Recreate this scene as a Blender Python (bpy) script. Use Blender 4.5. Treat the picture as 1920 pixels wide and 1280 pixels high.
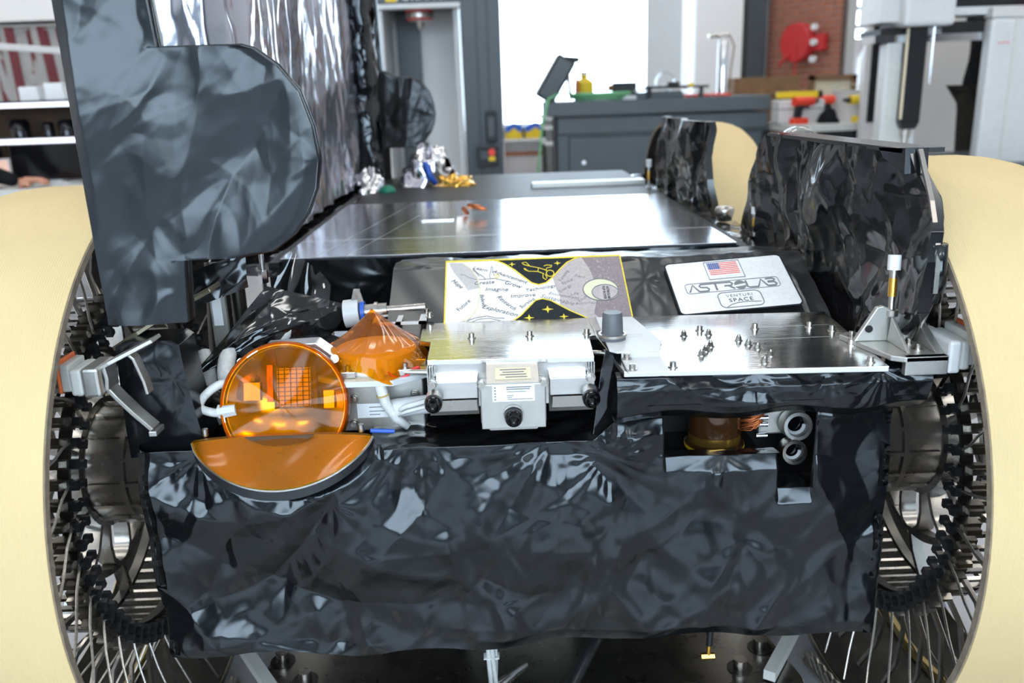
import bpy, math, random
import numpy as np
from mathutils import Vector, Matrix, Euler
for _o in list(bpy.data.objects): bpy.data.objects.remove(_o)
SC = bpy.context.scene; COL = SC.collection
random.seed(7); PI = math.pi

# ------------------------------------------------------------------ camera, world, light, exposure
cd = bpy.data.cameras.new('camera'); CAM = bpy.data.objects.new('camera', cd); COL.objects.link(CAM)
cd.sensor_width = 36.0; cd.lens = 36.0*1599/1920; cd.clip_start = 0.05
yaw, pit, rol = .014, .2855, -.034
fw = Vector((math.sin(yaw)*math.cos(pit), math.cos(yaw)*math.cos(pit), -math.sin(pit)))
rt = Vector((math.cos(yaw), -math.sin(yaw), 0)); up = rt.cross(fw)
r2 = rt*math.cos(rol)+up*math.sin(rol); u2 = -rt*math.sin(rol)+up*math.cos(rol)
CAM.matrix_world = Matrix(((r2.x,u2.x,-fw.x,-.018),(r2.y,u2.y,-fw.y,-1.324),(r2.z,u2.z,-fw.z,1.018),(0,0,0,1)))
cd.dof.use_dof = True; cd.dof.focus_distance = 1.2; cd.dof.aperture_fstop = 4.0
SC.camera = CAM
W = bpy.data.worlds.new('world'); SC.world = W; W.use_nodes = True
bg = W.node_tree.nodes['Background']; bg.inputs[0].default_value = (.72,.86,1.0,1); bg.inputs[1].default_value = 11.0
SC.view_settings.view_transform = 'Standard'; SC.view_settings.look = 'None'; SC.view_settings.gamma = 1
SC.view_settings.use_curve_mapping = False; SC.view_settings.exposure = -0.02
SC.cycles.caustics_reflective = False; SC.cycles.caustics_refractive = False
SC.cycles.sample_clamp_indirect = 6; SC.cycles.max_bounces = 8; SC.cycles.transparent_max_bounces = 16
def portal(loc, rot, sx, sy):
    l = bpy.data.lights.new('window_portal','AREA'); l.shape = 'RECTANGLE'; l.size = sx; l.size_y = sy; l.cycles.is_portal = True
    o = bpy.data.objects.new('window_portal', l); o.location = loc; o.rotation_euler = rot; COL.objects.link(o)
portal((1.5,9.75,2.25), (-PI/2,0,0), 3.4, 3.5)          # light enters through the back window
portal((-.5,-5.75,2.2), (PI/2,0,0), 7.0, 2.3)          # and through the window row behind the viewer

# ------------------------------------------------------------------ materials
MATS = {}
def mat(name, col, rough=.5, metal=0., spec=.5, var=.08, scale=30., bump=0., bscale=None, stretch=(1,1,1), coat=0., rvar=.0, emis=None, estr=0., alpha=None):
    m = bpy.data.materials.new(name); m.use_nodes = True; N = m.node_tree.nodes; L = m.node_tree.links
    b = N['Principled BSDF']; tc = N.new('ShaderNodeTexCoord'); mp = N.new('ShaderNodeMapping'); mp.inputs['Scale'].default_value = stretch
    L.new(tc.outputs['Object'], mp.inputs[0])
    nz = N.new('ShaderNodeTexNoise'); nz.inputs['Scale'].default_value = scale; nz.inputs['Detail'].default_value = 4
    L.new(mp.outputs[0], nz.inputs['Vector'])
    rp = N.new('ShaderNodeValToRGB'); e = rp.color_ramp.elements
    e[0].position = .3; e[1].position = .7
    e[0].color = tuple(c*(1-var) for c in col)+(1,); e[1].color = tuple(min(1,c*(1+var)) for c in col)+(1,)
    L.new(nz.outputs[0], rp.inputs[0]); L.new(rp.outputs[0], b.inputs['Base Color'])
    b.inputs['Roughness'].default_value = rough; b.inputs['Metallic'].default_value = metal
    b.inputs['Specular IOR Level'].default_value = spec; b.inputs['Coat Weight'].default_value = coat
    if rvar:
        mr = N.new('ShaderNodeMapRange'); mr.inputs[3].default_value = max(.02,rough-rvar); mr.inputs[4].default_value = rough+rvar
        L.new(nz.outputs[0], mr.inputs[0]); L.new(mr.outputs[0], b.inputs['Roughness'])
    if bump:
        n2 = N.new('ShaderNodeTexNoise'); n2.inputs['Scale'].default_value = bscale or scale*4; n2.inputs['Detail'].default_value = 3
        L.new(mp.outputs[0], n2.inputs['Vector'])
        bp = N.new('ShaderNodeBump'); bp.inputs['Strength'].default_value = bump; bp.inputs['Distance'].default_value = .002
        L.new(n2.outputs[0], bp.inputs['Height']); L.new(bp.outputs[0], b.inputs['Normal'])
    if emis:
        b.inputs['Emission Color'].default_value = tuple(emis)+(1,); b.inputs['Emission Strength'].default_value = estr
    MATS[name] = m
    if name.startswith('film') and metal<.5: b.inputs['Specular Tint'].default_value = (.90,.96,1,1)
    return m
mat('film_mast', (.010,.013,.016), .30, 0, .60, .3, 6, rvar=.07)
mat('film', (.005,.0060,.0072), .20, 0, .60, .3, 8, rvar=.05)
mat('film_gloss', (.008,.008,.009), .13, 0, .7, .3, 8, rvar=.05)
mat('film_silver', (.43,.44,.50), .16, .85, .8, .35, 6, rvar=.06, stretch=(1,1,.3))
mat('film_plain', (.016,.015,.016), .32, 0, .7, .25, 8, rvar=.05)
mat('black', (.01,.01,.011), .5, 0, .4, .2, 20)
mat('black_satin', (.014,.015,.017), .3, 0, .5, .2, 20)
mat('alu', (.62,.61,.59), .30, 1, .5, .04, 20, .12, 60, (1,8,8), rvar=.05)
mat('alu_mirror', (.86,.87,.91), .18, 1, .5, .03, 6, .06, 30, (1,9,1), rvar=.04)
mat('alu_plate', (.82,.82,.81), .14, 1, .5, .03, 6, .10, 40, (1,10,1), rvar=.05)
mat('alu_bead', (.52,.51,.48), .42, .9, .5, .04, 60, .1, 400)
mat('alu_dark', (.36,.34,.31), .28, 1, .5, .04, 20, rvar=.08)
mat('steel', (.50,.47,.43), .28, 1, .5, .15, 30, rvar=.08)
mat('steel_dark', (.10,.095,.085), .32, .9, .5, .2, 30, rvar=.08)
mat('chrome', (.75,.75,.76), .12, 1, .5, .05, 20)
mat('cable_steel', (.62,.58,.52), .35, 1, .5, .2, 300)
mat('tread_back', (.028,.026,.02), .6, 0, .3, .5, 18)
mat('tread_edge', (.30,.25,.19), .85, 0, .2, .25, 60, .3, 200)
mat('hoop', (.50,.36,.12), .6, 0, .3, .2, 20)
mat('orange', (.9,.20,.06), .55, 0, .4, .08)
mat('white', (.82,.82,.80), .45, 0, .5, .03)
mat('white_cable', (.72,.72,.70), .5, 0, .4, .1, 150, .3, 300)
mat('paper', (.82,.83,.84), .7, 0, .3, .02)
mat('cream', (.80,.70,.50), .7, 0, .3, .03)
mat('ink', (.05,.05,.06), .7, 0, .2, .05)
mat('ink_grey', (.22,.22,.23), .7, 0, .2, .05)
mat('grey_plastic', (.11,.12,.13), .45, 0, .5, .06)
mat('blue', (.03,.12,.55), .4, 0, .5, .08)
mat('red', (.62,.03,.03), .45, 0, .5, .08)
mat('red_bright', (.85,.06,.03), .4, 0, .5, .05)
mat('yellow', (.85,.60,.02), .5, 0, .5, .06)
mat('yellow_thread', (.86,.66,.06), .6, 0, .3, .12, 300, .3, 700)
mat('patch_white', (.88,.845,.82), .85, 0, .2, .05, 200, .4, 900)
mat('patch_black', (.022,.026,.03), .85, 0, .2, .2, 200, .4, 900)
mat('patch_violet', (.30,.24,.25), .85, 0, .2, .12, 200, .4, 900)
mat('patch_mauve', (.52,.45,.44), .85, 0, .2, .10, 200, .4, 900)
mat('patch_grey', (.58,.54,.53), .85, 0, .2, .06, 200, .4, 900)
mat('patch_cream', (.78,.74,.52), .85, 0, .2, .06, 200, .4, 900)
mat('flag_red', (.78,.20,.16), .8, 0, .2, .05, 200)
mat('flag_blue', (.10,.13,.32), .8, 0, .2, .1, 200)
mat('copper', (.55,.16,.05), .3, .6, .5, .3, 60)
mat('red_wire', (.85,.05,.06), .4, 0, .5, .05)
mat('lens', (.003,.003,.004), .07, 0, .35, .1)
mat('coil_film', (.07,.028,.010), .08, .3, .6, .2, 20)
mat('bronze', (.20,.18,.12), .35, .9, .5, .1, 20)
mat('lens_white', (.75,.76,.78), .35, 0, .5, .02)
mat('sensor', (.75,.52,.30), .35, .2, .5, .1)
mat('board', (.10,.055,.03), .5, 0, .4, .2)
mat('green_hose', (.20,.55,.27), .45, 0, .5, .1)
mat('green', (.02,.22,.14), .5, 0, .4, .1)
# room
mat('wall_paint', (.82,.78,.76), .8, 0, .3, .03, 2)
mat('wall_white', (.82,.81,.80), .8, 0, .3, .02, 2)
mat('floor_epoxy', (.44,.44,.46), .28, 0, .5, .05, 3)
mat('ceiling_paint', (.72,.72,.72), .9, 0, .2, .03, 2)
mat('brick', (.42,.17,.11), .85, 0, .2, .35, 6, .4, 60)
mat('mortar', (.55,.47,.42), .95, 0, .1, .1, 40, .3, 100)
mat('cabinet', (.085,.105,.118), .45, 0, .5, .05, 6)
mat('cabinet_dark', (.018,.022,.025), .5, 0, .4, .1)
mat('machine_grey', (.66,.64,.63), .45, 0, .5, .04)
mat('machine_dark', (.055,.066,.076), .4, 0, .5, .06)
mat('machine_white', (.66,.67,.67), .4, 0, .5, .03)
mat('machine_cream', (.66,.66,.62), .45, 0, .5, .03)
mat('partition', (.17,.175,.18), .5, 0, .4, .05)
mat('cardboard', (.25,.14,.07), .8, 0, .2, .15, 12)
mat('skin', (.55,.26,.17), .5, 0, .4, .08)
mat('cloth_black', (.008,.009,.011), .85, 0, .2, .2)
mat('cloth_olive', (.028,.028,.022), .85, 0, .2, .2)
mat('screen_black', (.006,.006,.008), .15, 0, .5, .1)
mat('flag_cloth', (.36,.35,.34), .85, 0, .2, .06)
mat('flag_stripe', (.16,.045,.05), .85, 0, .2, .1)
mat('tape_blue', (.02,.08,.50), .5, 0, .4, .08)
mat('strip_light', (.8,.82,.9), .5, 0, .3, .01, emis=(.85,.86,1), estr=1.6)
mat('ceiling_lamp', (.9,.9,.9), .5, 0, .3, .01, emis=(1,.96,.90), estr=15.)
mat('laptop_screen', (.5,.3,.25), .4, 0, .3, .05, emis=(.9,.62,.52), estr=.7)
mat('sticker_yellow', (.80,.72,.08), .5, 0, .4, .04)
mat('foil', (.80,.80,.83), .16, 1, .5, .05, 12, rvar=.06)
mat('foil_gold', (.75,.42,.08), .2, .9, .5, .2, 12)
def glass(name, col, gl=.08, rough=.03, ior=1.45):
    m = bpy.data.materials.new(name); m.use_nodes = True; N = m.node_tree.nodes; L = m.node_tree.links
    N.remove(N['Principled BSDF']); t = N.new('ShaderNodeBsdfTransparent'); t.inputs[0].default_value = tuple(col)+(1,)
    g = N.new('ShaderNodeBsdfGlossy'); g.inputs['Roughness'].default_value = rough
    lw = N.new('ShaderNodeLayerWeight'); lw.inputs[0].default_value = .5
    fr = N.new('ShaderNodeMath'); fr.operation = 'POWER'; fr.inputs[1].default_value = 4.5; L.new(lw.outputs['Facing'], fr.inputs[0])
    ad = N.new('ShaderNodeMath'); ad.operation = 'MULTIPLY_ADD'; ad.inputs[1].default_value = .8; ad.inputs[2].default_value = gl+.02; L.new(fr.outputs[0], ad.inputs[0])
    nz = N.new('ShaderNodeTexNoise'); nz.inputs['Scale'].default_value = 9; tc = N.new('ShaderNodeTexCoord'); L.new(tc.outputs['Object'], nz.inputs['Vector'])
    bp = N.new('ShaderNodeBump'); bp.inputs['Strength'].default_value = .05; L.new(nz.outputs[0], bp.inputs['Height']); L.new(bp.outputs[0], g.inputs['Normal'])
    mx = N.new('ShaderNodeMixShader'); L.new(ad.outputs[0], mx.inputs[0]); L.new(t.outputs[0], mx.inputs[1]); L.new(g.outputs[0], mx.inputs[2])
    L.new(mx.outputs[0], N['Material Output'].inputs[0]); MATS[name] = m; return m
glass('window_glass', (.95,.97,.98), .0, .0)
glass('clear_film', (.90,.92,.93), .06, .05)
def kapton(name, col, diff):
    m = glass(name, col, .0, .10, 1.35); N = m.node_tree.nodes; L = m.node_tree.links
    mx = [n for n in N if n.type=='MIX_SHADER'][0]
    d = N.new('ShaderNodeBsdfTranslucent'); d.inputs[0].default_value = (.85,.34,.006,1)
    d2 = N.new('ShaderNodeBsdfDiffuse'); d2.inputs[0].default_value = (.72,.28,.005,1)
    m1 = N.new('ShaderNodeMixShader'); m1.inputs[0].default_value = .5; L.new(d.outputs[0], m1.inputs[1]); L.new(d2.outputs[0], m1.inputs[2])
    m2 = N.new('ShaderNodeMixShader'); m2.inputs[0].default_value = diff
    t = [n for n in N if n.type=='BSDF_TRANSPARENT'][0]
    L.new(t.outputs[0], m2.inputs[1]); L.new(m1.outputs[0], m2.inputs[2]); L.new(m2.outputs[0], mx.inputs[1])
    return m
kapton('kapton', (.98,.51,.004), .24)
kapton('kapton_edge', (.80,.28,.01), .35)
def tread_mat():
    m = mat('tread', (.70,.535,.285), .85, 0, .15, .06, 4); N = m.node_tree.nodes; L = m.node_tree.links; b = N['Principled BSDF']
    tc = [n for n in N if n.type=='TEX_COORD'][0]
    hs = []
    for sc_, d in ((95,'X'),):
        w = N.new('ShaderNodeTexWave'); w.wave_type = 'BANDS'; w.bands_direction = d; w.inputs['Scale'].default_value = sc_; w.inputs['Distortion'].default_value = .3
        L.new(tc.outputs['Object'], w.inputs[0]); hs.append(w)
    nz = N.new('ShaderNodeTexNoise'); nz.inputs['Scale'].default_value = 330; L.new(tc.outputs['Object'], nz.inputs['Vector'])
    ad = N.new('ShaderNodeMath'); ad.operation = 'ADD'; L.new(hs[0].outputs[1], ad.inputs[0]); L.new(nz.outputs[0], ad.inputs[1])
    bp = N.new('ShaderNodeBump'); bp.inputs['Strength'].default_value = .35; bp.inputs['Distance'].default_value = .001
    L.new(ad.outputs[0], bp.inputs['Height']); L.new(bp.outputs[0], b.inputs['Normal'])
tread_mat()

# ------------------------------------------------------------------ mesh helpers
def frame(d):
    d = Vector(d).normalized(); a = Vector((0,0,1)) if abs(d.z)<.9 else Vector((1,0,0))
    u = d.cross(a).normalized(); return u, d.cross(u).normalized(), d
class MB:
    def __init__(s): s.v=[]; s.f=[]
    def add(s, vs, fs):
        n=len(s.v); s.v+= [tuple(p) for p in vs]; s.f+= [tuple(i+n for i in q) for q in fs]; return s
    def box(s, c, d, R=None):
        vs=[Vector((x*d[0]/2,y*d[1]/2,z*d[2]/2)) for x in(-1,1) for y in(-1,1) for z in(-1,1)]
        if R is not None:
            if not isinstance(R, Matrix): R = Euler(R).to_matrix()
            vs=[R@v for v in vs]
        c=Vector(c); return s.add([v+c for v in vs],[(0,1,3,2),(4,6,7,5),(0,4,5,1),(2,3,7,6),(0,2,6,4),(1,5,7,3)])
    def bb(s, x0,x1,y0,y1,z0,z1): return s.box(((x0+x1)/2,(y0+y1)/2,(z0+z1)/2),(x1-x0,y1-y0,z1-z0))
    def cyl(s, a, b, r, r1=None, n=16, cap=True):
        a=Vector(a); b=Vector(b); r1=r if r1 is None else r1; u,w,_=frame(b-a)
        vs=[]; 
        for i in range(n):
            t=2*PI*i/n; k=u*math.cos(t)+w*math.sin(t); vs+=[a+k*r,b+k*r1]
        fs=[(2*i,2*i+1,(2*i+3)%(2*n),(2*i+2)%(2*n)) for i in range(n)]
        if cap: fs+= [tuple(range(0,2*n,2)), tuple(range(2*n-1,0,-2))]
        return s.add(vs,fs)
    def tube(s, pts, r, n=8, closed=False, sq=None):
        P=[Vector(p) for p in pts]; m=len(P); vs=[]; u=None
        rr = r if isinstance(r,(list,tuple)) else [r]*m
        for i in range(m):
            if closed: d=P[(i+1)%m]-P[i-1]
            else: d=P[min(i+1,m-1)]-P[max(i-1,0)]
            d.normalize()
            if u is None: u,w,_=frame(d)
            else: u=(u-d*u.dot(d)).normalized(); w=d.cross(u)
            for k in range(n):
                t=2*PI*k/n; vs.append(P[i]+(u*math.cos(t)+w*math.sin(t))*rr[i])
        fs=[]
        for i in range(m if closed else m-1):
            j=(i+1)%m
            for k in range(n): fs.append((i*n+k,i*n+(k+1)%n,j*n+(k+1)%n,j*n+k))
        if not closed: fs+= [tuple(range(n-1,-1,-1)), tuple((m-1)*n+k for k in range(n))]
        return s.add(vs,fs)
    def bar(s, pts, wv, t, closed=False):      # flat bar along a path: wv width vector, t thickness in the path plane
        P=[Vector(p) for p in pts]; m=len(P); wv=Vector(wv); vs=[]
        for i in range(m):
            d=(P[(i+1)%m]-P[i-1]) if closed else (P[min(i+1,m-1)]-P[max(i-1,0)])
            k=d.cross(wv).normalized()*t/2
            vs+= [P[i]-wv/2-k,P[i]+wv/2-k,P[i]+wv/2+k,P[i]-wv/2+k]
        fs=[]
        for i in range(m if closed else m-1):
            j=(i+1)%m
            for k in range(4): fs.append((i*4+k,i*4+(k+1)%4,j*4+(k+1)%4,j*4+k))
        if not closed: fs+= [(3,2,1,0),tuple((m-1)*4+k for k in range(4))]
        return s.add(vs,fs)
    def prism(s, poly, ax, d0, d1):
        def P(a,b,d): return {'x':(d,a,b),'y':(a,d,b),'z':(a,b,d)}[ax]
        n=len(poly); vs=[P(a,b,d0) for a,b in poly]+[P(a,b,d1) for a,b in poly]
        return s.add(vs,[tuple(range(n-1,-1,-1)),tuple(range(n,2*n))]+[(i,(i+1)%n,n+(i+1)%n,n+i) for i in range(n)])
    def lathe(s, prof, c, ax=(0,0,1), n=24, closed=False, arc=2*PI, a0=0):
        u,w,d=frame(ax); c=Vector(c); m=len(prof); vs=[]; full=arc>6.28
        for i in range(n if full else n+1):
            t=a0+arc*i/n; k=u*math.cos(t)+w*math.sin(t)
            vs+= [c+k*r+d*h for r,h in prof]
        fs=[]
        for i in range(n):
            j=(i+1)%n if full else i+1
            for k in range(m if closed else m-1):
                q=(k+1)%m; fs.append((i*m+k,j*m+k,j*m+q,i*m+q))
        return s.add(vs,fs)
    def ball(s, c, r, n=12):
        r=r if isinstance(r,(tuple,list)) else (r,)*3; vs=[]; fs=[]
        for i in range(n+1):
            p=PI*i/n
            for k in range(2*n):
                t=PI*k/n; vs.append((c[0]+r[0]*math.sin(p)*math.cos(t),c[1]+r[1]*math.sin(p)*math.sin(t),c[2]+r[2]*math.cos(p)))
        for i in range(n):
            for k in range(2*n): fs.append((i*2*n+k,(i+1)*2*n+k,(i+1)*2*n+(k+1)%(2*n),i*2*n+(k+1)%(2*n)))
        return s.add(vs,fs)
    def mesh(s, name, m, smooth=False):
        me=bpy.data.meshes.new(name); me.from_pydata(s.v,[],s.f); me.validate(); 
        import bmesh
        b=bmesh.new(); b.from_mesh(me); bmesh.ops.recalc_face_normals(b,faces=b.faces); b.to_mesh(me); b.free()
        me.materials.append(MATS[m])
        if smooth:
            me.shade_smooth()
            if smooth!='all': me.set_sharp_from_angle(angle=.7)
        return me
    def build(s, name, m, parent=None, smooth=False, bevel=0, **k):
        return link(name, s.mesh(name,m,smooth), parent, bevel=bevel, **k)
def link(name, me, parent=None, loc=None, rot=None, bevel=0, label=None, cat=None, group=None, kind=None, scale=None):
    o=bpy.data.objects.new(name,me); COL.objects.link(o); o.parent=parent
    if loc is not None: o.location=loc
    if rot is not None: o.rotation_euler=rot
    if scale is not None: o.scale=scale
    if label: o['label']=label
    if cat: o['category']=cat
    if group: o['group']=group
    if kind: o['kind']=kind
    if bevel:
        b=o.modifiers.new('bevel','BEVEL'); b.width=bevel; b.segments=2; b.limit_method='ANGLE'
    return o
def thing(name, label, cat, loc=(0,0,0), rz=0, group=None):
    return link(name, None, None, loc, (0,0,rz), label=label, cat=cat, group=group)
def text(name, body, m, parent, loc, size, rot=(0,0,0), shear=0, ext=.0002, align='CENTER', spacing=1, offs=0):
    c=bpy.data.curves.new(name,'FONT'); c.body=body; c.size=size; c.shear=shear; c.extrude=ext; c.align_x=align; c.align_y='CENTER'; c.space_character=spacing; c.offset=offs
    c.resolution_u=3; c.materials.append(MATS[m])
    o=bpy.data.objects.new(name,c); COL.objects.link(o); o.parent=parent; o.location=loc; o.rotation_euler=rot; TEXTS.append(o); return o
TEXTS=[]

# crumpled film ------------------------------------------------------
def perlin(x, y, seed):
    rs=np.random.RandomState(seed); p=rs.permutation(256); p=np.concatenate([p,p]); g=rs.rand(256)*2*PI
    xi=np.floor(x).astype(int); yi=np.floor(y).astype(int); xf=x-xi; yf=y-yi
    def gr(a,b,dx,dy): h=g[p[p[a&255]+(b&255)]]; return np.cos(h)*dx+np.sin(h)*dy
    u=xf**3*(xf*(xf*6-15)+10); v=yf**3*(yf*(yf*6-15)+10)
    a=gr(xi,yi,xf,yf); b=gr(xi+1,yi,xf-1,yf); c=gr(xi,yi+1,xf,yf-1); d=gr(xi+1,yi+1,xf-1,yf-1)
    return (a*(1-u)+b*u)*(1-v)+(c*(1-u)+d*u)*v
def facet(x, y, seed):
    rs=np.random.RandomState(seed); p=rs.permutation(256); p=np.concatenate([p,p]); g=rs.rand(256)*2-1
    F=(math.sqrt(3)-1)/2; sk=(x+y)*F; a=x+sk; b=y+sk; i=np.floor(a).astype(int); j=np.floor(b).astype(int); a=a-i; b=b-j
    H=lambda u,v: g[p[p[u&255]+(v&255)]]
    return np.where(a>b, H(i,j)*(1-a)+H(i+1,j)*(a-b)+H(i+1,j+1)*b, H(i,j)*(1-b)+H(i,j+1)*(b-a)+H(i+1,j+1)*a)
def crumple(x, y, seed, layers, warp=.35):
    h=np.zeros_like(x)
    for i,(sc,amp,ang,st) in enumerate(layers):
        a=math.radians(ang); X=(x*math.cos(a)+y*math.sin(a))/(sc*st); Y=(-x*math.sin(a)+y*math.cos(a))/sc
        wx=perlin(X*.7+5,Y*.7,seed+31*i+1)*warp*2; wy=perlin(X*.7,Y*.7+9,seed+31*i+2)*warp*2
        n=perlin(X+wx,Y+wy,seed+31*i); f=facet((X+wx)*.9,(Y+wy)*.9,seed+31*i+3)
        m=.5+.9*perlin(X*.35,Y*.35+3,seed+31*i+4)
        h+=amp*(.9*f*np.clip(m+.2,.15,1)+(.30-np.sqrt(n*n+.004))*1.1*np.clip(1-m,.1,1))
    return h
def stars(x, y, pts):            # gathers: uneven creases fanning from a point
    h=np.zeros_like(x)
    for q,(px,py,r,amp,k,ph) in enumerate(pts):
        dx=x-px; dy=y-py; d=np.sqrt(dx*dx+dy*dy)+1e-6; t=np.arctan2(-dx,dy)
        c=np.abs(perlin(t*k/(2*PI)*1.1+ph*7,d/r*.5+ph*3,77+q))*1.6
        h+=.45*amp*c*np.exp(-(d/r)**2)*np.minimum(1,d/(.35*r))
    return h
def sheet(name, P, m, parent, back=None, smooth='all', **k):
    nv,nu=P.shape[:2]; V=P.reshape(-1,3).tolist(); F=[]
    for j in range(nv-1):
        a=j*nu; F+= [(a+i,a+i+1,a+nu+i+1,a+nu+i) for i in range(nu-1)]
    me=bpy.data.meshes.new(name)
    if back is not None:
        loop=[i for i in range(nu)]+[j*nu+nu-1 for j in range(1,nv)]+[(nv-1)*nu+i for i in range(nu-2,-1,-1)]+[j*nu for j in range(nv-2,0,-1)]
        n=len(V); bk=np.array(back)
        for q in loop: V.append(tuple(np.array(V[q])+bk))
        L=len(loop); F+= [(loop[(i+1)%L],loop[i],n+i,n+(i+1)%L) for i in range(L)]; F.append(tuple(n+i for i in range(L)))
    me.from_pydata(V,[],F); me.materials.append(MATS[m]); me.shade_smooth()
    if back is not None: me.set_sharp_from_angle(angle=1.0)
    return link(name, me, parent, **k)
def lin(a,b,n): return np.linspace(a,b,n)

# ================================================================== the room
def struct(name, mb, m, parent=None, **k):
    return mb.build(name, m, parent, kind=None if parent else 'structure', **k)
struct('floor', MB().bb(-6,7,-6,13,-.1,0), 'floor_epoxy', label='pale grey glossy epoxy floor of the workshop')
struct('ceiling', MB().bb(-6,7,-6,13,4.2,4.3), 'ceiling_paint', label='pale grey workshop ceiling')
struct('wall_left', MB().bb(-6.1,-6,-6,13,0,4.2), 'wall_paint', label='plain off-white left wall')
struct('wall_right', MB().bb(7,7.1,-6,13,0,4.2), 'wall_white', label='plain white right wall')
wb = MB()
wb.bb(-6,-.2,9.5,9.7,0,4.2); wb.bb(-.2,.1,9.5,9.7,0,2.6); wb.bb(2.3,3.2,9.5,9.7,0,2.6); wb.bb(3.2,3.5,9.5,9.7,0,4.2); wb.bb(.1,2.3,9.5,9.7,0,.60); wb.bb(-.2,3.2,9.5,9.7,4.0,4.2)
struct('wall_back', wb, 'wall_paint', label='off-white back wall around the bright window')
wf = MB()
wf.bb(-6,-4,-5.7,-5.5,0,4.2); wf.bb(3,7,-5.7,-5.5,0,4.2); wf.bb(-4,3,-5.7,-5.5,0,1.0); wf.bb(-4,3,-5.7,-5.5,3.4,4.2)
struct('wall_front', wf, 'machine_dark', label='dark grey wall with a window row behind the viewer')
def window(name, x0, x1, y, z0, z1, nx, nz, label):
    f = MB(); t=.06
    for i in range(nx+1):
        x=x0+(x1-x0)*i/nx; f.bb(x-t/2,x+t/2,y-.04,y+.04,z0,z1)
    for j in range(nz+1):
        z=z0+(z1-z0)*j/nz; f.bb(x0,x1,y-.035,y+.035,z-t/2,z+t/2)
    w = struct(name, f, 'machine_white', label=label)
    for i in range(nx):
        for j in range(nz):
            MB().bb(x0+(x1-x0)*i/nx+.03,x0+(x1-x0)*(i+1)/nx-.03,y-.004,y+.004,z0+(z1-z0)*j/nz+.03,z0+(z1-z0)*(j+1)/nz-.03).build('pane','window_glass',w)
    return w
window('window_1', .1, 2.3, 9.64, .60, 2.6, 1, 1, 'large overexposed window in the back wall')
window('window_4', -.2, 3.2, 9.64, 2.66, 4.0, 4, 1, 'high clerestory window above the bright window')
window('window_2', -4, 3, -5.6, 1.0, 3.4, 7, 1, 'row of windows behind the viewer')
struct('trim_1', MB().bb(.05,2.35,9.42,9.5,.56,.60), 'wall_white', label='white sill under the bright back window')
# window reveal leaf: a pale blind panel folded beside the window
struct('trim_2', MB().prism([(1.86,9.44),(2.26,9.30),(2.27,9.33),(1.87,9.47)],'z',.62,2.55), 'machine_white', label='pale folded shutter leaf at right side of bright window')
struct('wall_pillar', MB().bb(2.38,2.92,9.1,9.5,0,2.6), 'wall_white', label='white wall pillar right of the bright window')
struct('trim_3', MB().bb(3.03,3.26,9.3,9.5,0,2.6), 'machine_dark', label='dark grey blue steel column beside the brick wall')
# brick wall, right end nearer: individual bricks in front of the mortar bed
A=Vector((3.33,9.45,0)); B=Vector((3.86,8.55,0)); d=(B-A); Lb=d.length; d.normalize(); nrm=Vector((-d.y,d.x,0)); nrm=-nrm if nrm.y>0 else nrm
rz=math.atan2(d.y,d.x)
bw = struct('wall_brick', MB().add([Matrix.Rotation(rz,4,'Z')@Vector(v)+A for v in MB().bb(0,Lb,0,.12,0,4.2).v], MB().bb(0,Lb,0,.12,0,4.2).f), 'mortar', label='red brick wall between steel column and glass partition')
bl,bh = .235,.066
bm_full = MB().bb(0,bl-.012,-.012,.01,0,bh-.012).mesh('brick','brick'); bm_half = MB().bb(0,bl/2-.012,-.012,.01,0,bh-.012).mesh('brick','brick')
row=0; z=.42
while z<2.25:
    x=0.006; first=True
    while x<Lb-.05:
        half=(row%2==1 and first) or x+bl>Lb
        link('brick', bm_half if half else bm_full, bw, A+d*x+Vector((0,0,z)), (0,0,rz))
        x+= bl/2 if half else bl; first=False
    row+=1; z+=bh
# glass partition post and the pale room beyond it
struct('trim_4', MB().bb(3.88,3.98,8.45,8.55,0,4.2), 'alu_bead', label='silver post of the glass partition beside brick wall')
wb2=MB(); wb2.bb(3.86,4.72,10.6,10.7,0,4.2); wb2.bb(4.72,5.02,10.6,10.7,0,1.45); wb2.bb(4.72,5.02,10.6,10.7,2.15,4.2); wb2.bb(5.02,7,10.6,10.7,0,4.2)
struct('wall_back_annex', wb2, 'wall_white', label='pale wall of the room beyond the glass partition')
w3=window('window_3', 4.72, 5.02, 10.65, 1.45, 2.15, 1, 3, 'small bright three-pane window beyond the partition')
struct('floor_tape', MB().prism([(.905,.50),(.93,.46),(.83,.05),(.80,.07)],'z',.0,.0015), 'tape_blue', label='blue floor tape stripe under right wheel')
# ceiling lamps out of view, extra ones added to brighten the back
lamp_me = MB().bb(-.75,.75,-.18,.18,0,.07).mesh('housing','machine_white'); dif_me = MB().bb(-.71,.71,-.15,.15,-.012,0).mesh('diffuser','ceiling_lamp')
for i,(x,y) in enumerate([(-3,-3.6),(0,-3.6),(3,-3.6),(-3,-1.2),(3,-1.2),(-3,1.4),(0,1.4),(3,1.4),(-3,4.4),(0,4.4),(3,4.4),(-3,7.2),(0,7.0),(3,7.2),(5.3,1.4),(5.3,4.0),(5.3,7.2),(-5,1.4),(-5,4.4)]):
    t=thing('ceiling_lamp','unseen long white ceiling lamp fixture lighting the workshop','ceiling lamp',(x,y,4.13),0,'workshop ceiling lamps')
    link('housing',lamp_me,t); link('diffuser',dif_me,t)

# ================================================================== the rover
R = thing('lunar_rover','black foil wrapped lunar rover with beige tyred wheels in the foreground','rover')
body = MB().bb(-.49,.49,-.12,1.92,.33,.56).build('chassis','black',R)
MB().bb(-.45,.46,.27,1.90,.56,.722).build('equipment_box','black',body)
MB().bb(-.50,.50,-.225,-.12,.30,.485).build('front_bulkhead','black',body)

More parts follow.
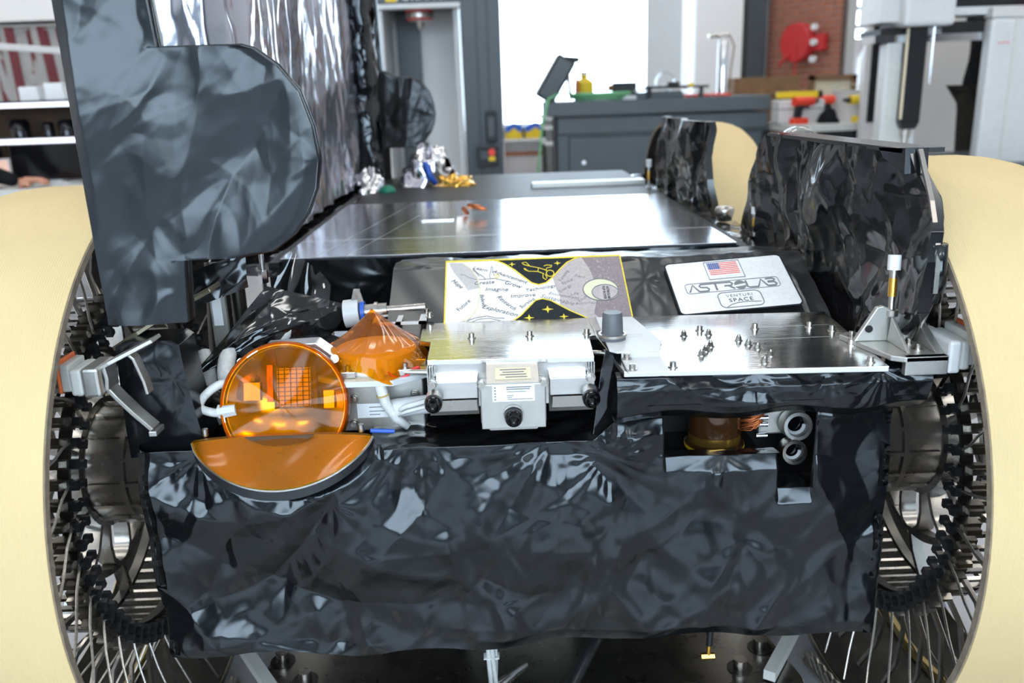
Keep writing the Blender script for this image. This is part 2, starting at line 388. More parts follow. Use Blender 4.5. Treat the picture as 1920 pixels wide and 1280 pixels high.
# ---- front blanket -------------------------------------------------
def ztop(x):
    z=np.full_like(x,.578)
    t=(x+.308)/.122; arc=.583-.056*np.clip(1-t*t,0,1)**.8; z=np.where(np.abs(t)<1,arc,z)
    z=np.where((x>-.18)&(x<.10),.570,z)
    k=np.clip((x-.10)/.03,0,1); z=np.where((x>=.10)&(x<=.192),.570+.03*k,z)
    z=np.where((x>.192)&(x<=.346),.544,z); z=np.where((x>.346)&(x<=.392),.493,z); z=np.where(x>.392,.612,z)
    return z
nu,nv=460,190
xs=lin(-.521,.521,nu); tv=lin(0,1,nv)
Xg=np.tile(xs,(nv,1)); zt=ztop(xs)[None]; zb=(.262+.006*np.sin(xs*9)+.004*np.sin(xs*31))[None]
Zg=np.minimum(zb+(.614-zb)*tv[:,None],zt)
h=crumple(Xg,Zg,3,[(.14,.024,20,1.4),(.09,.018,-48,1.7),(.055,.010,62,1.7),(.035,.0035,110,1.4)])
h+=stars(Xg,Zg,[(-.13,.60,.16,.014,17,.2),(.05,.585,.2,.014,15,.6),(.27,.545,.07,.008,11,.1),(-.42,.57,.12,.010,13,.4),(-.25,.5,.08,.006,9,.0),(.30,.42,.12,.006,9,.5),(.12,.55,.12,.010,13,.7)])
h+=.018*np.exp(-((Zg-.36)/.10)**2)*np.cos(Xg*5.0)*.5
edge=np.minimum(1,np.minimum(tv[:,None]/.05,(zt-Zg)/.02))*.7+.3
Yg=-.278-h*edge
P=np.stack([Xg,Yg,Zg],-1)
# side returns: the last columns turn back around the body
for c in range(10):
    a=(9-c)/9
    for col,sg in ((c,-1),(nu-1-c,1)):
        P[:,col,1]+= .10*a*a; P[:,col,0]=sg*(.521-.004*c*(1-a*.5))
sheet('front_blanket',P,'film',R,label='large crumpled black foil blanket hanging across the rover front')
# ledge: top of the blanket folded back under the camera bar
def ledge(x0,x1,y0,y1,z0,z1,seed,nm,m='film_gloss',amp=1.,nu=140,nv=40,par=R,label=None):
    u=lin(0,1,nu)[None]; v=lin(0,1,nv)[:,None]
    X=x0+(x1-x0)*u+0*v; Yl=y0+(y1-y0)*v+0*u; Zl=z0+(z1-z0)*v+0*u
    hh=crumple(X,Yl*1.5,seed,[(.09,.007*amp,70,1.5),(.05,.005*amp,20,1.6),(.03,.0025*amp,120,1.5)])
    return sheet(nm,np.stack([X,Yl,Zl+hh],-1),m,par,label=label)
ledge(-.20,.16,-.278,-.10,.566,.575,11,'blanket_top_fold')
ledge(.185,.352,-.276,-.245,.538,.534,12,'opening_lip_fold','film',.6,90,20)
ledge(.345,.395,-.275,-.235,.488,.492,13,'opening_lip_fold','film',.6,40,20)
# right flap under the equipment plate
u=lin(.125,.522,240)[None]; v=lin(0,1,60)[:,None]
ang=v*1.35*PI/1.35
prof_y=np.interp(lin(0,1,60),[0,.12,.3,.75,.9,1],[-.30,-.322,-.330,-.322,-.30,-.27])[:,None]
prof_z=np.interp(lin(0,1,60),[0,.12,.3,.75,.9,1],[.672,.670,.655,.622,.606,.604])[:,None]
X=u+0*v; hh=crumple(X,prof_z*2+prof_y,21,[(.12,.012,15,1.6),(.07,.008,-40,1.5),(.04,.0035,70,1.5),(.02,.001,20,1.3)])
hh+=stars(X,prof_z+0*u,[(.30,.668,.08,.008,13,.1),(.20,.665,.07,.008,11,.5),(.46,.67,.09,.009,13,.3),(.39,.667,.05,.006,9,.3)])
sheet('flap_blanket',np.stack([X,prof_y-hh,prof_z+hh*.3+.004*np.sin(X*40)*(v>.6)],-1),'film',R,label='crumpled black foil flap under the silver equipment plate')
# film hanging in the gap left of the flap
def rowsheet(name, rows, y, nu, nv, m, par, seed, layers, st=(), back=None, label=None, amp=1., edge=.04, tilt=0):
    zs=np.array([r[0] for r in rows]); order=np.argsort(zs,kind='stable'); zs=zs[order]; a=np.array([r[1] for r in rows])[order]; b=np.array([r[2] for r in rows])[order]
    zz=np.unique(np.concatenate([lin(zs[0],zs[-1],nv),zs])); 
    xl=np.interp(zz,zs,a)[:,None]; xr=np.interp(zz,zs,b)[:,None]; uu=lin(0,1,nu)[None]
    X=np.clip(a.min()+(b.max()-a.min())*uu+0*xl,xl,xr); Z=zz[:,None]+0*uu
    hh=crumple(X,Z,seed,layers)+stars(X,Z,st)
    e=np.minimum(1,np.minimum(X-xl,xr-X)/(edge*.35))*.85+.15
    Yy=y-hh*e*amp+tilt*(Z-zs[0])
    return sheet(name,np.stack([X,Yy,Z],-1),m,par,back=back,label=label)
rowsheet('gap_film',[(.56,.10,.19),(.60,.105,.18),(.66,.112,.15),(.69,.118,.135)],-.262,60,70,'film_gloss',R,31,[(.05,.009,80,2.5),(.03,.004,60,2)],label='black foil stuffed into the gap beside the camera bar')

# ---- mast panel (front left) and its twin at the rear ---------------
mrows=[(.758,-.499,-.402),(.8345,-.500,-.396),(.8355,-.500,-.330),(.842,-.500,-.290),(.862,-.500,-.262),(.886,-.5,-.243),(.915,-.5,-.230),(.948,-.5,-.224),(.985,-.5,-.228),(1.026,-.5,-.240),(1.055,-.5,-.262),(1.074,-.5,-.287),(1.0775,-.5,-.300),(1.0785,-.5,-.394),(1.20,-.5,-.402),(1.6,-.5,-.41)]
ml=[(.10,.013,74,2.6),(.065,.010,58,2.2),(.045,.0045,95,1.9),(.028,.0012,30,1.5)]
mst=[(-.215,.95,.07,.005,11,.1),(-.40,.80,.04,.004,7,.6)]
mp = rowsheet('mast_panel',mrows,-.300,190,330,'film_mast',R,41,ml,mst,back=(0,.028,0),label='tall black foil wrapped panel with rounded side lobe on the left')
rim=MB().tube([(x,-.286,z) for z,_,x in mrows],.0028,6); rim.tube([(-.501,-.286,.758),(-.502,-.286,1.2),(-.502,-.286,1.6)],.003,6)
rim.build('seam_edge','film_gloss',mp,'all')
MB().bb(-.485,-.415,-.27,-.24,.775,1.58).build('mast_core','black',mp)
mr2=[(z,x,x2) for z,x,x2 in mrows if z<1.5]; 
mrr=[(.70,-.47,-.40),(.834,-.47,-.396),(.836,-.47,-.27)]+[(z,-.47,x) for z,_,x in mrows[3:12]]+[(1.0785,-.47,-.36),(1.10,-.47,-.40),(1.6,-.47,-.41)]
m2 = rowsheet('rear_mast_panel',mrr,1.86,110,170,'film_plain',R,43,[(.06,.012,84,3.0),(.09,.008,70,2),(.04,.003,40,1.5)],[(-.22,.94,.10,.012,15,.1)],back=(0,.03,0),label='distant black foil wrapped panel with rounded lobe over the rear deck')
MB().tube([(x,1.875,z) for z,_,x in mrr if z<1.12],.004,6).build('seam_edge','film_gloss',m2,'all')
# wrapped mast post behind it
uu=lin(0,2*PI,90)[None]; zz=lin(.70,1.7,120)[:,None]
X=-.455+.050*np.cos(uu)+0*zz; Yq=1.72+.06*np.sin(uu)+0*zz
hh=crumple(uu*.08+0*zz,zz+0*uu,47,[(.05,.012,0,1.2),(.10,.012,30,1.5)])
sheet('wrapped_post',np.stack([X+hh*np.cos(uu),Yq+hh*np.sin(uu),zz+0*uu],-1),'film_gloss',R,label='crumpled black foil wrapped post behind the deck')
# tall shiny film wall along the left side
path=[(-.66,.34),(-.62,.30),(-.52,.30),(-.49,.33),(-.475,.40),(-.47,2.05),(-.50,2.10),(-.64,2.10)]
sl=np.cumsum([0]+[math.dist(path[i],path[i+1]) for i in range(len(path)-1)])
s=lin(0,sl[-1],420); px=np.interp(s,sl,[p[0] for p in path]); py=np.interp(s,sl,[p[1] for p in path])
tx=np.gradient(px); ty=np.gradient(py); ln=np.hypot(tx,ty); nx_,ny_=ty/ln,-tx/ln
zz=lin(.735,1.75,150)[:,None]; S=s[None]+0*zz; Zq=zz+0*s[None]
hh=crumple(S,Zq,51,[(.075,.016,88,5.0),(.045,.008,95,4.0),(.10,.008,60,2.0),(.03,.003,80,2.5)])
sheet('film_wall',np.stack([px[None]+nx_[None]*hh,py[None]+ny_[None]*hh,Zq],-1),'film_silver',R,back=None,label='tall shiny wrinkled dark silver film wall on the left')
MB().bb(-.64,-.50,.36,2.04,.72,1.72).build('array_frame','black',R)

# ---- deck ------------------------------------------------------------
dk=MB().bb(-.425,.435,.262,1.055,.722,.731).build('deck_panel','alu_mirror',R,bevel=.001,label='large mirror-like aluminium deck panel')
for x0,y0,x1,y1 in [(-.30,.262,-.16,1.05),(-.36,.262,-.24,1.05),(.20,.262,.24,1.05)]:
    MB().bar([(x0,y0,.7311),(x1,y1,.7311)],(0,0,.0003),.0007).build('scribe_line','alu_bead',dk)
MB().bb(-.423,.433,.45,.4506,.7305,.7312).build('panel_joint','alu_bead',dk)
def flat_film(nm,x0,x1,y0,y1,z,seed,m,nu,nv,layers,zf=None,label=None):
    u=lin(0,1,nu)[None]; v=lin(0,1,nv)[:,None]; X=x0+(x1-x0)*u+0*v; Yl=y0+(y1-y0)*v+0*u
    hh=crumple(X,Yl,seed,layers); Z=z+hh+(zf(X,Yl) if zf else 0)
    return sheet(nm,np.stack([X,Yl,Z],-1),m,R,label=label)
fl=[(.11,.012,30,1.5),(.07,.008,-30,1.5),(.04,.004,70,1.4),(.022,.0015,10,1.3)]
flat_film('side_skirt_film',.432,.545,.06,1.75,.713,61,'film_gloss',60,340,fl,lambda X,Y:-.25*np.maximum(0,X-.50),'crumpled black foil strip along the right deck edge')
flat_film('side_skirt_film',-.56,-.422,.20,1.75,.713,62,'film_gloss',60,300,fl,label='crumpled black foil strip along the left deck edge')
flat_film('rear_skirt_film',-.44,.45,1.052,1.85,.708,63,'film_plain',150,120,[(.12,.008,30,1.5),(.06,.004,-20,1.4)],label='black foil sheet behind the deck panel')
MB().bb(.10,.46,1.40,1.46,.712,.735).build('rear_edge_panel','alu_bead',R,bevel=.002)
# black face below the deck front, left of the patch panel
rowsheet('deck_front_film',[(.55,-.43,.45),(.66,-.425,.445),(.727,-.425,.436)],.252,160,50,'film',R,65,[(.10,.010,40,1.6),(.06,.006,-50,1.6)],[(-.22,.69,.08,.012,9,.2)],label='black foil front face under the deck panel')
# inclined patch panel with its sheet
A_=math.atan2(.07,.138); ca,sa=math.cos(A_),math.sin(A_)
u=lin(-.192,.490,230)[None]; v=lin(-.02,.30,110)[:,None]
X=u+0*v; vv=v+0*u
tz=np.where(vv<.158,.675+vv*sa,.675+.158*sa-(vv-.158)*.11); ty=np.where(vv<.158,-.058+vv*ca,-.058+.158*ca+(vv-.158)*.99)
k=np.clip((X-.17)/.06,0,1); k=np.where(vv>.150,.8,k)*np.where((X>.245)&(X<.46)&(vv<.135),.25,1)
hh=k*(crumple(X,vv,71,[(.08,.009,80,1.8),(.05,.006,40,1.6),(.03,.003,110,1.5)])+stars(X,vv,[(.22,.10,.06,.008,9,.2),(.40,.17,.08,.008,11,.2)]))
hh+=np.where(X<-.10,.0015*np.sin(X*60+vv*30),0)
sheet('patch_sheet',np.stack([X,ty-hh*sa,tz+hh*ca-.0035],-1),'film_plain',R,label='black plastic sheet under the two embroidered patches')
MB().prism([(-.05,.655),(.085,.72),(.085,.60),(-.05,.60)],'x',-.17,.47).build('patch_support','black',R)

# ---- right fender and rear fender --------------------------------------
def fender(nm, rows, x, seed, label, nu=200, nv=130):
    zs=np.array([r[0] for r in rows]); zz=lin(zs[0],zs[-1],nv)[:,None]; uu=lin(0,1,nu)[None]
    y0=np.interp(zz,zs,[r[1] for r in rows]); y1=np.interp(zz,zs,[r[2] for r in rows])
    Yy=y0+(y1-y0)*uu; Z=zz+0*uu
    hh=crumple(Yy,Z,seed,[(.17,.026,35,1.3),(.10,.016,-35,1.3),(.06,.007,70,1.4),(.03,.002,10,1.3)])
    X=x-hh+.22*np.maximum(0,.70-Z)*-1+ .10*np.maximum(0,Z-.88)
    return sheet(nm,np.stack([X,Yy,Z],-1),'film_gloss',R,back=(.016,0,0),label=label)
ff=fender('wheel_fender',[(.655,-.17,.50),(.70,-.27,.50),(.735,-.305,.49),(.80,-.302,.455),(.835,-.293,.435),(.90,-.24,.385),(.927,-.228,.345)],.508,81,'crumpled glossy black foil fender beside the right front wheel')
MB().bar([(.522,-.232,.93),(.524,-.27,.87),(.524,-.30,.81),(.522,-.305,.76)],(.006,0,0),.004).build('fender_edge_strip','alu_dark',ff)
MB().prism([(-.232,.90),(-.228,.932),(-.15,.928),(-.17,.915)],'x',.505,.535).build('torn_corner','film_gloss',ff)
MB().prism([(-.22,.925),(.34,.920),(.335,.926),(-.22,.931)],'x',.505,.56).build('fender_flange','film_plain',ff)
fender('rear_wheel_fender',[(.70,.72,1.40),(.80,.735,1.395),(.90,.78,1.385),(.93,.80,1.36)],.50,83,'crumpled glossy black foil fender beside the right rear wheel',120,70)
# foil sleeved stay at the fender front edge
st=MB().tube([(.527,-.295,.82),(.531,-.29,.77),(.531,-.285,.745)],[.010,.012,.010],10).build('foil_sleeve','film_gloss',R,'all')
MB().cyl((.531,-.285,.75),(.520,-.27,.69),.004,n=10).build('stay_rod','steel',st,'all')
MB().lathe([(.0,.72),(.016,.72),(.022,.745),(.018,.752),(.0,.752)],(.50,.60,0),n=20).build('hold_down_cup','steel',R,'all')
MB().ball((.615,.47,.905),(.035,.06,.025),10).build('fender_strut_cap','clear_film',R,'all')

# ---- silver equipment plate and camera bar -----------------------------
bolt_me = MB().cyl((0,0,0),(0,0,.0012),.0062,n=16).cyl((0,0,.0012),(0,0,.0075),.0040,n=12).cyl((0,0,.0075),(0,0,.0078),.0022,n=6).mesh('bolt','steel',True)
stud_me = MB().cyl((0,0,0),(0,0,.0010),.0055,n=14).cyl((0,0,.001),(0,0,.006),.0040,.0036,n=6).cyl((0,0,.006),(0,0,.0085),.0024,.0018,n=10).mesh('stud','alu_dark',True)
pl=MB().prism([(.117,-.16),(.117,-.062),(.476,-.078),(.455,-.345),(.133,-.328),(.126,-.25)],'z',.674,.681).build('equipment_plate','alu_plate',R,bevel=.0008,label='bright aluminium equipment plate with bolts on the right')
pm=MB().prism([(-.135,-.06),(.117,-.062),(.117,-.16),(.108,-.165),(.104,-.262),(-.116,-.25),(-.117,-.165),(-.133,-.155)],'z',.674,.681).build('camera_bar_cover','alu_plate',R,bevel=.0008,label='bright aluminium cover plate of the camera bar')
MB().bb(-.12,.455,-.1502,-.1498,.6808,.6811).build('joint_line','alu_bead',pm)
MB().bb(.21,.46,-.2102,-.2098,.6808,.6811).build('joint_line','alu_bead',pl)
for x,y in [(-.059,-.15),(.024,-.15),(.106,-.15)]: link('bolt',bolt_me,pm,(x,y,.681))
for x,y in [(.267,-.156),(.346,-.156),(.424,-.158),(.448,-.181),(.445,-.252),(.440,-.325),(.196,-.315)]: link('bolt',bolt_me,pl,(x,y,.681))
for x,y in [(.239,-.18),(.274,-.179),(.307,-.213),(.263,-.235),(.252,-.254),(.242,-.272),(.181,-.282),(.314,-.235),(.321,-.253),(.328,-.285),(.312,-.312)]: link('stud',stud_me,pl,(x,y,.681))
for x,y in [(.186,-.225),(.196,-.218)]: link('flush_screw',MB().cyl((0,0,0),(0,0,.0006),.005,n=14).mesh('flush_screw','alu_dark'),pl,(x,y,.681))
# knob bracket
kb=MB().prism([(.124,-.105),(.178,-.110),(.196,-.24),(.186,-.282),(.131,-.282),(.122,-.272)],'z',.690,.693); kb.bb(.136,.186,-.345,-.282,.682,.686); kb.bb(.136,.186,-.286,-.282,.682,.692)
kb=kb.build('knob_bracket','machine_white',R,bevel=.001)
MB().lathe([(0,0),(.018,0),(.018,.006),(.0145,.009),(.0135,.034),(.012,.037),(0,.037)],(.133,-.222,.693),n=28).build('rubber_knob','grey_plastic',kb,True,label='grey tapered rubber knob')
MB().lathe([(.016,0),(.019,0),(.019,.0035),(.016,.0035)],(.133,-.222,.6975),n=24,closed=True).build('clamp_ring','steel',kb,True)
for x,y in [(.142,-.292),(.142,-.335)]: link('bolt',bolt_me,kb,(x,y,.686))
for i in range(3): MB().bb(.150,.176,-.205-.006*i-.001,-.205-.006*i+.001,.693,.6932).build('engraved_line','alu_bead',kb)

# camera bar body: fins, beams, lenses
cb=MB()
cb.bb(-.116,.104,-.245,-.08,.612,.674); 
cb=cb.build('camera_bar','alu',R,bevel=.001,label='machined aluminium camera bar with three fisheye lenses')
for (a,b) in ((-.116,-.05),(.044,.104)):
    MB().bb(a,b,-.268,-.245,.632,.656).build('beam','alu',cb,bevel=.0012); MB().bb(a,b,-.2465,-.245,.602,.631).build('fin_gap_shade','steel_dark',cb)  # dark plate over the bar body stands in for shade between the fins
    for i in range(5): MB().bb(a+.004,b-.002,-.2675+.004*i,-.245,.627-.0045*i,.6302-.0045*i).build('cooling_fin','alu_dark',cb)
    for i in range(4):
        e=a if a<0 else b; sg=1 if a<0 else -1
        MB().bb(min(e+sg*.003*i,e+sg*(.003*i+.0015)),max(e+sg*.003*i,e+sg*(.003*i+.0015)),-.264+.004*i,-.245,.656,.674).build('side_step','alu',cb)
    MB().bb(a,b,-.252,-.245,.656,.6595).build('ledge','alu',cb)
# central housing
hp=[(-.047,.652),(.038,.652),(.038,.606),(.034,.602),(.030,.602),(.026,.595),(-.036,.595),(-.040,.602),(-.044,.602),(-.047,.606)]
hs=MB().prism(hp,'y',-.292,-.245).build('camera_housing','alu_bead',cb,bevel=.0015)
sl_=MB().prism([(-.250,.6755),(-.260,.6755),(-.2970,.662),(-.2970,.640),(-.250,.640)],'x',-.038,.029).build('label_step','alu_bead',cb)
# labels (flat print)
lb=MB().box((-.0035,-.2800,.6686),(.046,.0006,.024),(-1.221,0,0)).build('cream_label','cream',cb)
for i in range(4): MB().box((-.0035+(.004 if i==3 else 0),-.2801+.0048*(1.5-i),.6690+.00175*(1.5-i)),(.034-.006*(i%2),.0003,.0020),(-1.221,0,0)).build('print_line','ink_grey',lb)
lw=MB().bb(-.031,.023,-.2992,-.2984,.6375,.6595); lw=lw.build('white_label','paper',cb)
for i,(x0,x1,z) in enumerate([(-.013,.019,.6560),(-.013,.017,.6533),(-.012,.012,.6500),(-.012,-.004,.6450),(-.012,-.006,.6425),(-.012,.020,.6400)]):
    MB().bb(x0,x1,-.2995,-.2989,z,z+(.0014 if i<2 else .0009)).build('print_line','ink_grey',lw)
for i in range(5): MB().bb(-.0285,-.0265,-.2995,-.2989,.6395+.0040*i,.6415+.0040*i).build('print_mark','ink_grey',lw)
MB().bb(-.046,.037,-.2985,-.292,.600,.6605).build('housing_face','alu_bead',cb,bevel=.0012)
def screw_loop(c, par):
    MB().cyl(c,(c[0],c[1]-.008,c[2]),.0045,n=12).build('captive_screw','steel',par,True)
    MB().tube([(c[0]+.006*math.cos(t),c[1]-.002,c[2]+.006*math.sin(t)) for t in lin(0,2*PI,14)[:-1]],.0007,5,True).build('wire_loop','steel',par,True)
for c in [(-.044,-.294,.661),(.035,-.294,.661),(-.109,-.268,.655),(.098,-.268,.655)]: screw_loop(c,cb)
def lens(c, d, r, nm, par, lab):
    L=MB().lathe([(r*.62,-.02),(r*.62,-.004),(r,-.003),(r,.004),(r*.86,.008),(r*.62,.009)],c,d,24).build(nm,'lens',par,True,label=lab)
    MB().lathe([(0,.017),(r*.25,.0162),(r*.45,.0138),(r*.60,.009),(r*.62,.0)],c,d,24).build('lens_glass','lens',L,True)
    MB().lathe([(r*1.02,-.004),(r*1.02,.0005),(r*.95,.0012),(r*.95,-.004)],c,d,24,closed=True).build('lens_ring','black_satin',L,True); return L
lens((-.108,-.285,.633),(0,-.93,-.2),.0115,'fisheye_lens',cb,'left fisheye lens'); lens((.097,-.285,.632),(0,-.93,-.2),.0115,'fisheye_lens',cb,'right fisheye lens')
lens((-.005,-.309,.6195),(0,-.93,-.25),.0115,'fisheye_lens',cb,'centre fisheye lens')
MB().cyl((-.005,-.298,.6205),(-.005,-.303,.6195),.013,n=24).build('lens_boss','alu',cb,True)
for x in (-.108,.097): MB().cyl((x,-.268,.638),(x,-.280,.634),.010,n=20).build('lens_boss','alu',cb,True)
MB().cyl((.104,-.19,.665),(.135,-.20,.665),.004,n=10).build('link_pin','steel',cb,True); MB().cyl((-.116,-.22,.655),(-.15,-.215,.655),.004,n=10).build('link_pin','steel',cb,True)

# ---- right bumper bracket ------------------------------------------------
rb=MB(); rb.prism([(.440,-.225),(.465,-.325),(.480,-.335),(.533,-.335),(.533,-.23),(.455,-.215)],'z',.681,.688)
rb.prism([(.445,.688),(.472,.733),(.480,.735),(.530,.712),(.533,.705),(.533,.688)],'y',-.262,-.254)
rb.prism([(-.262,.688),(-.320,.688),(-.268,.722)],'x',.488,.493); rb.prism([(-.262,.688),(-.325,.688),(-.268,.715)],'x',.522,.533)
rb.prism([(-.335,.664),(-.335,.688),(-.325,.688),(-.325,.664)],'x',.48,.533)
rb=rb.build('bumper_bracket','alu_bead',R,bevel=.0012,label='machined aluminium bumper bracket on the right corner')
MB().bb(.533,.549,-.335,-.258,.664,.706).build('bumper_block','machine_white',rb,bevel=.004); MB().bb(.549,.562,-.332,-.260,.667,.704).build('bumper_block','machine_cream',rb,bevel=.004)
MB().bb(.562,.576,-.328,-.262,.672,.712).build('bumper_pad','machine_cream',rb,bevel=.002); MB().bb(.576,.581,-.330,-.260,.670,.716).build('rubber_face','orange',rb,bevel=.002)
for x,y in [(.452,-.238),(.508,-.305),(.508,-.28)]: link('bolt',bolt_me,rb,(x,y,.688))
for x,z in [(.463,.705),(.512,.70)]: MB().cyl((x,-.262,z),(x,-.2635,z),.005,n=12).build('bore','black',rb)
MB().cyl((.50,-.27,.645),(.50,-.27,.681),.014,n=16).build('bracket_foot','steel_dark',rb,True)
# left bumper bracket: block on two legs
lb_=MB()
lb_.bar([(-.516,-.292,.704),(-.505,-.292,.710),(-.485,-.288,.719),(-.452,-.28,.734)],(0,.030,0),.005)
lb_.bar([(-.514,-.292,.678),(-.504,-.292,.664),(-.488,-.288,.640),(-.470,-.282,.615)],(0,.024,0),.0055)
lb_.bar([(-.512,-.292,.706),(-.510,-.292,.690),(-.512,-.292,.676)],(0,.03,0),.005)
lb_.bar([(-.484,-.288,.718),(-.478,-.288,.712),(-.470,-.286,.680),(-.468,-.286,.664)],(0,.018,0),.004)
lb_.bb(-.474,-.464,-.296,-.268,.607,.614)
lb_=lb_.build('bumper_bracket','alu_bead',R,bevel=.001,label='machined aluminium bumper bracket on the left corner')
MB().bb(-.536,-.514,-.318,-.262,.670,.708).build('bumper_block','alu_bead',lb_,bevel=.004); MB().bb(-.552,-.536,-.316,-.264,.672,.706).build('bumper_block','machine_cream',lb_,bevel=.004)
MB().bb(-.564,-.552,-.312,-.266,.677,.712).build('bumper_pad','machine_cream',lb_,bevel=.002); MB().bb(-.568,-.564,-.314,-.264,.675,.717).build('rubber_face','orange',lb_,bevel=.002)
MB().bar([(-.535,-.20,.705),(-.50,-.20,.725),(-.46,-.19,.748),(-.40,-.19,.778)],(0,.045,0),.006).build('panel_strut','bronze',R,bevel=.001)
# black film column under the mast panel
rowsheet('corner_film_column',[(.56,-.522,-.415),(.60,-.522,-.424),(.66,-.520,-.432),(.716,-.518,-.436),(.722,-.50,-.445)],-.252,70,90,'film',R,91,[(.08,.006,60,2),(.045,.003,20,1.6)],[(-.45,.67,.04,.005,9,.2)],back=(0,.06,0),label='black foil wrapped corner column under the mast panel')

# ---- deck pins with white caps -----------------------------------------
def pin(p, h, lab, s=1., tilt=(0,0)):
    q=Vector(p); t=q+Vector((tilt[0],tilt[1],h))
    g=lambda k:q.lerp(t,k)
    o=MB().cyl(q,g(.45),.004*s,.004*s,12).cyl(g(.45),g(.75),.0045*s,.0055*s,12).build('pin_rod','steel',R,True,label=lab)
    MB().cyl(g(.28),g(.60),.0055*s,n=14).build('amber_sleeve','foil_gold',o,True)
    MB().cyl(g(.74),g(1),.0082*s,n=16).build('white_cap','white',o,True)
    MB().cyl(q-Vector((0,0,.004)),q+Vector((0,0,.004)),.009*s,n=14).build('pin_foot','steel',o,True)
pin((.492,-.258,.725),.074,'white capped pin with amber sleeve on right bracket',1.,(.003,.01))
pin((.508,.40,.722),.055,'white capped steel pin by the deck edge',.9)
pin((.452,1.30,.72),.085,'far white capped pin by the rear fender',1.1)

# ---- big amber covered instrument ----------------------------------------
dn=Vector((0,-.94,.34)).normalized(); dc=Vector((-.312,-.238,.622)); du=Vector((1,0,0)); dv=Vector((0,.34,.94)).normalized()
di=MB().lathe([(.079,-.052),(.079,-.004),(.085,-.002),(.085,.004),(.081,.004),(.080,-.004)],dc,dn,48).build('round_instrument','alu',R,True,label='round instrument under amber film at the rover front')
MB().lathe([(.0,-.040),(.030,-.038),(.055,-.026),(.072,-.012),(.080,-.004)],dc,dn,48).build('inner_dish','foil',di,'all')
def dpt(a,b,h): return dc+du*a+dv*b+dn*h
def dbox(mb,a,b,wa,wb,h0,h1):
    c=[dpt(a+sa_*wa/2,b+sb_*wb/2,h) for sa_ in(-1,1) for sb_ in(-1,1) for h in(h0,h1)]
    mb.add(c,[(0,1,3,2),(4,6,7,5),(0,4,5,1),(2,3,7,6),(0,2,6,4),(1,5,7,3)]); return mb
bd=dbox(MB(),.012,.024,.052,.056,-.030,-.004).build('sensor_board','sensor',di)
for a_,b_,w_,h_ in [(.012,.0515,.052,.003),(.012,-.0035,.052,.003),(-.0125,.024,.003,.052),(.0365,.024,.003,.052)]: dbox(MB(),a_,b_,w_,h_,-.004,-.002).build('board_frame','board',bd)
for i in range(6): dbox(MB(),.012-.0205+.0082*(i+0),.024,.0011,.052,-.004,-.0022).build('grid_bar','board',bd)
for i in range(9): dbox(MB(),.012,.024-.0235+.0059*i,.048,.0011,-.004,-.0024).build('grid_bar','board',bd)
dbox(MB(),-.020,.030,.008,.05,-.03,-.003).build('ribbon','copper',bd)
dbox(MB(),-.046,.020,.022,.024,-.02,-.008).build('side_board','foil_gold',di); dbox(MB(),.058,.006,.014,.024,-.016,-.008).build('side_board','foil_gold',di)
nr,na=14,64
PP=np.zeros((nr,na,3))
for i,r in enumerate(lin(0,1,nr)):
    for j,t in enumerate(lin(0,2*PI,na)):
        w=.0022*math.sin(5*t+1)*r+.0015*math.sin(11*t)*r*r
        PP[i,j]=dpt(.0855*r*math.cos(t),.0855*r*math.sin(t),.0055+.007*(1-r*r)+w)
sheet('amber_film',PP,'kapton',di,label='stretched amber film over the round instrument')
MB().lathe([(.0858,-.020),(.0865,.004),(.0845,.0075),(.0825,.006),(.0845,.003),(.0850,-.02)],dc,dn,56,closed=True).build('film_rim','kapton_edge',di,True)
# tray in front of the lower half
def tray(t,k,lift=0.):          # t across -1..1, k 0 chord .. 1 arc
    d_=max(0,1-t*t)**.75; x=-.311+.119*t; e=max(0,1-t*t)**.5
    return (x,-.272-.005*e-.046*d_*k-.5*lift,.586+.010*e*(1-k)-.048*d_*k+.6*lift)
ts=lin(-1,1,61); ks=lin(0,1,14)
def traysheet(nm,m,lift,par,lab=None,wr=0):
    PP=np.array([[tray(t,k,lift+wr*math.sin(9*t+4*k)*math.sin(k*3)) for t in ts] for k in ks]); return sheet(nm,PP,m,par,label=lab)
lip=MB().tube([tray(t,1.01,-.001) for t in ts],.0020,6).build('instrument_tray','alu',R,True,label='half round tray under amber film below the round instrument')
traysheet('tray_floor','alu_dark',-.004,lip); traysheet('amber_film','kapton',.004,lip,wr=.0012)
sk=np.array([[(lambda q:(q[0],q[1]-.002*k,q[2]-.001-.011*k))(tray(t,1.02,-.002)) for t in ts] for k in lin(0,1,4)]); sheet('tray_skirt',sk,'black_satin',lip)
MB().tube([tray(t,1.06,-.012) for t in ts],.0026,6).build('blanket_rim','film_gloss',lip,True)
MB().prism([(-.311+.045*t,.5955-.014*(1-t*t)) for t in lin(-1,1,17)]+[(-.266,.5965),(-.356,.5965)],'y',-.284,-.2825).build('painted_shadow','board',lip)  # dark crescent painted in as the shadow below the disc
for x,z in [(-.412,.594),(-.207,.592)]: MB().cyl((x,-.268,z),(x,-.268,z+.010),.004,n=10).build('tray_screw','steel',lip,True)
MB().cyl((-.196,-.262,.590),(-.165,-.255,.585),.003,n=8).build('blue_lead','blue',lip,True)
MB().prism([(-.352,.676),(-.34,.695),(-.27,.697),(-.235,.668),(-.24,.655),(-.27,.68),(-.34,.68)],'y',-.20,-.17).build('clamp_band','alu',di,bevel=.002)
MB().lathe([(.05,-.12),(.05,-.05)],dc,dn,32).build('instrument_neck','alu',di,True)
for x in (-.245,-.372): MB().cyl((x,-.19,.668),(x,-.21,.676),.006,n=12).build('clamp_screw','steel',di,True)

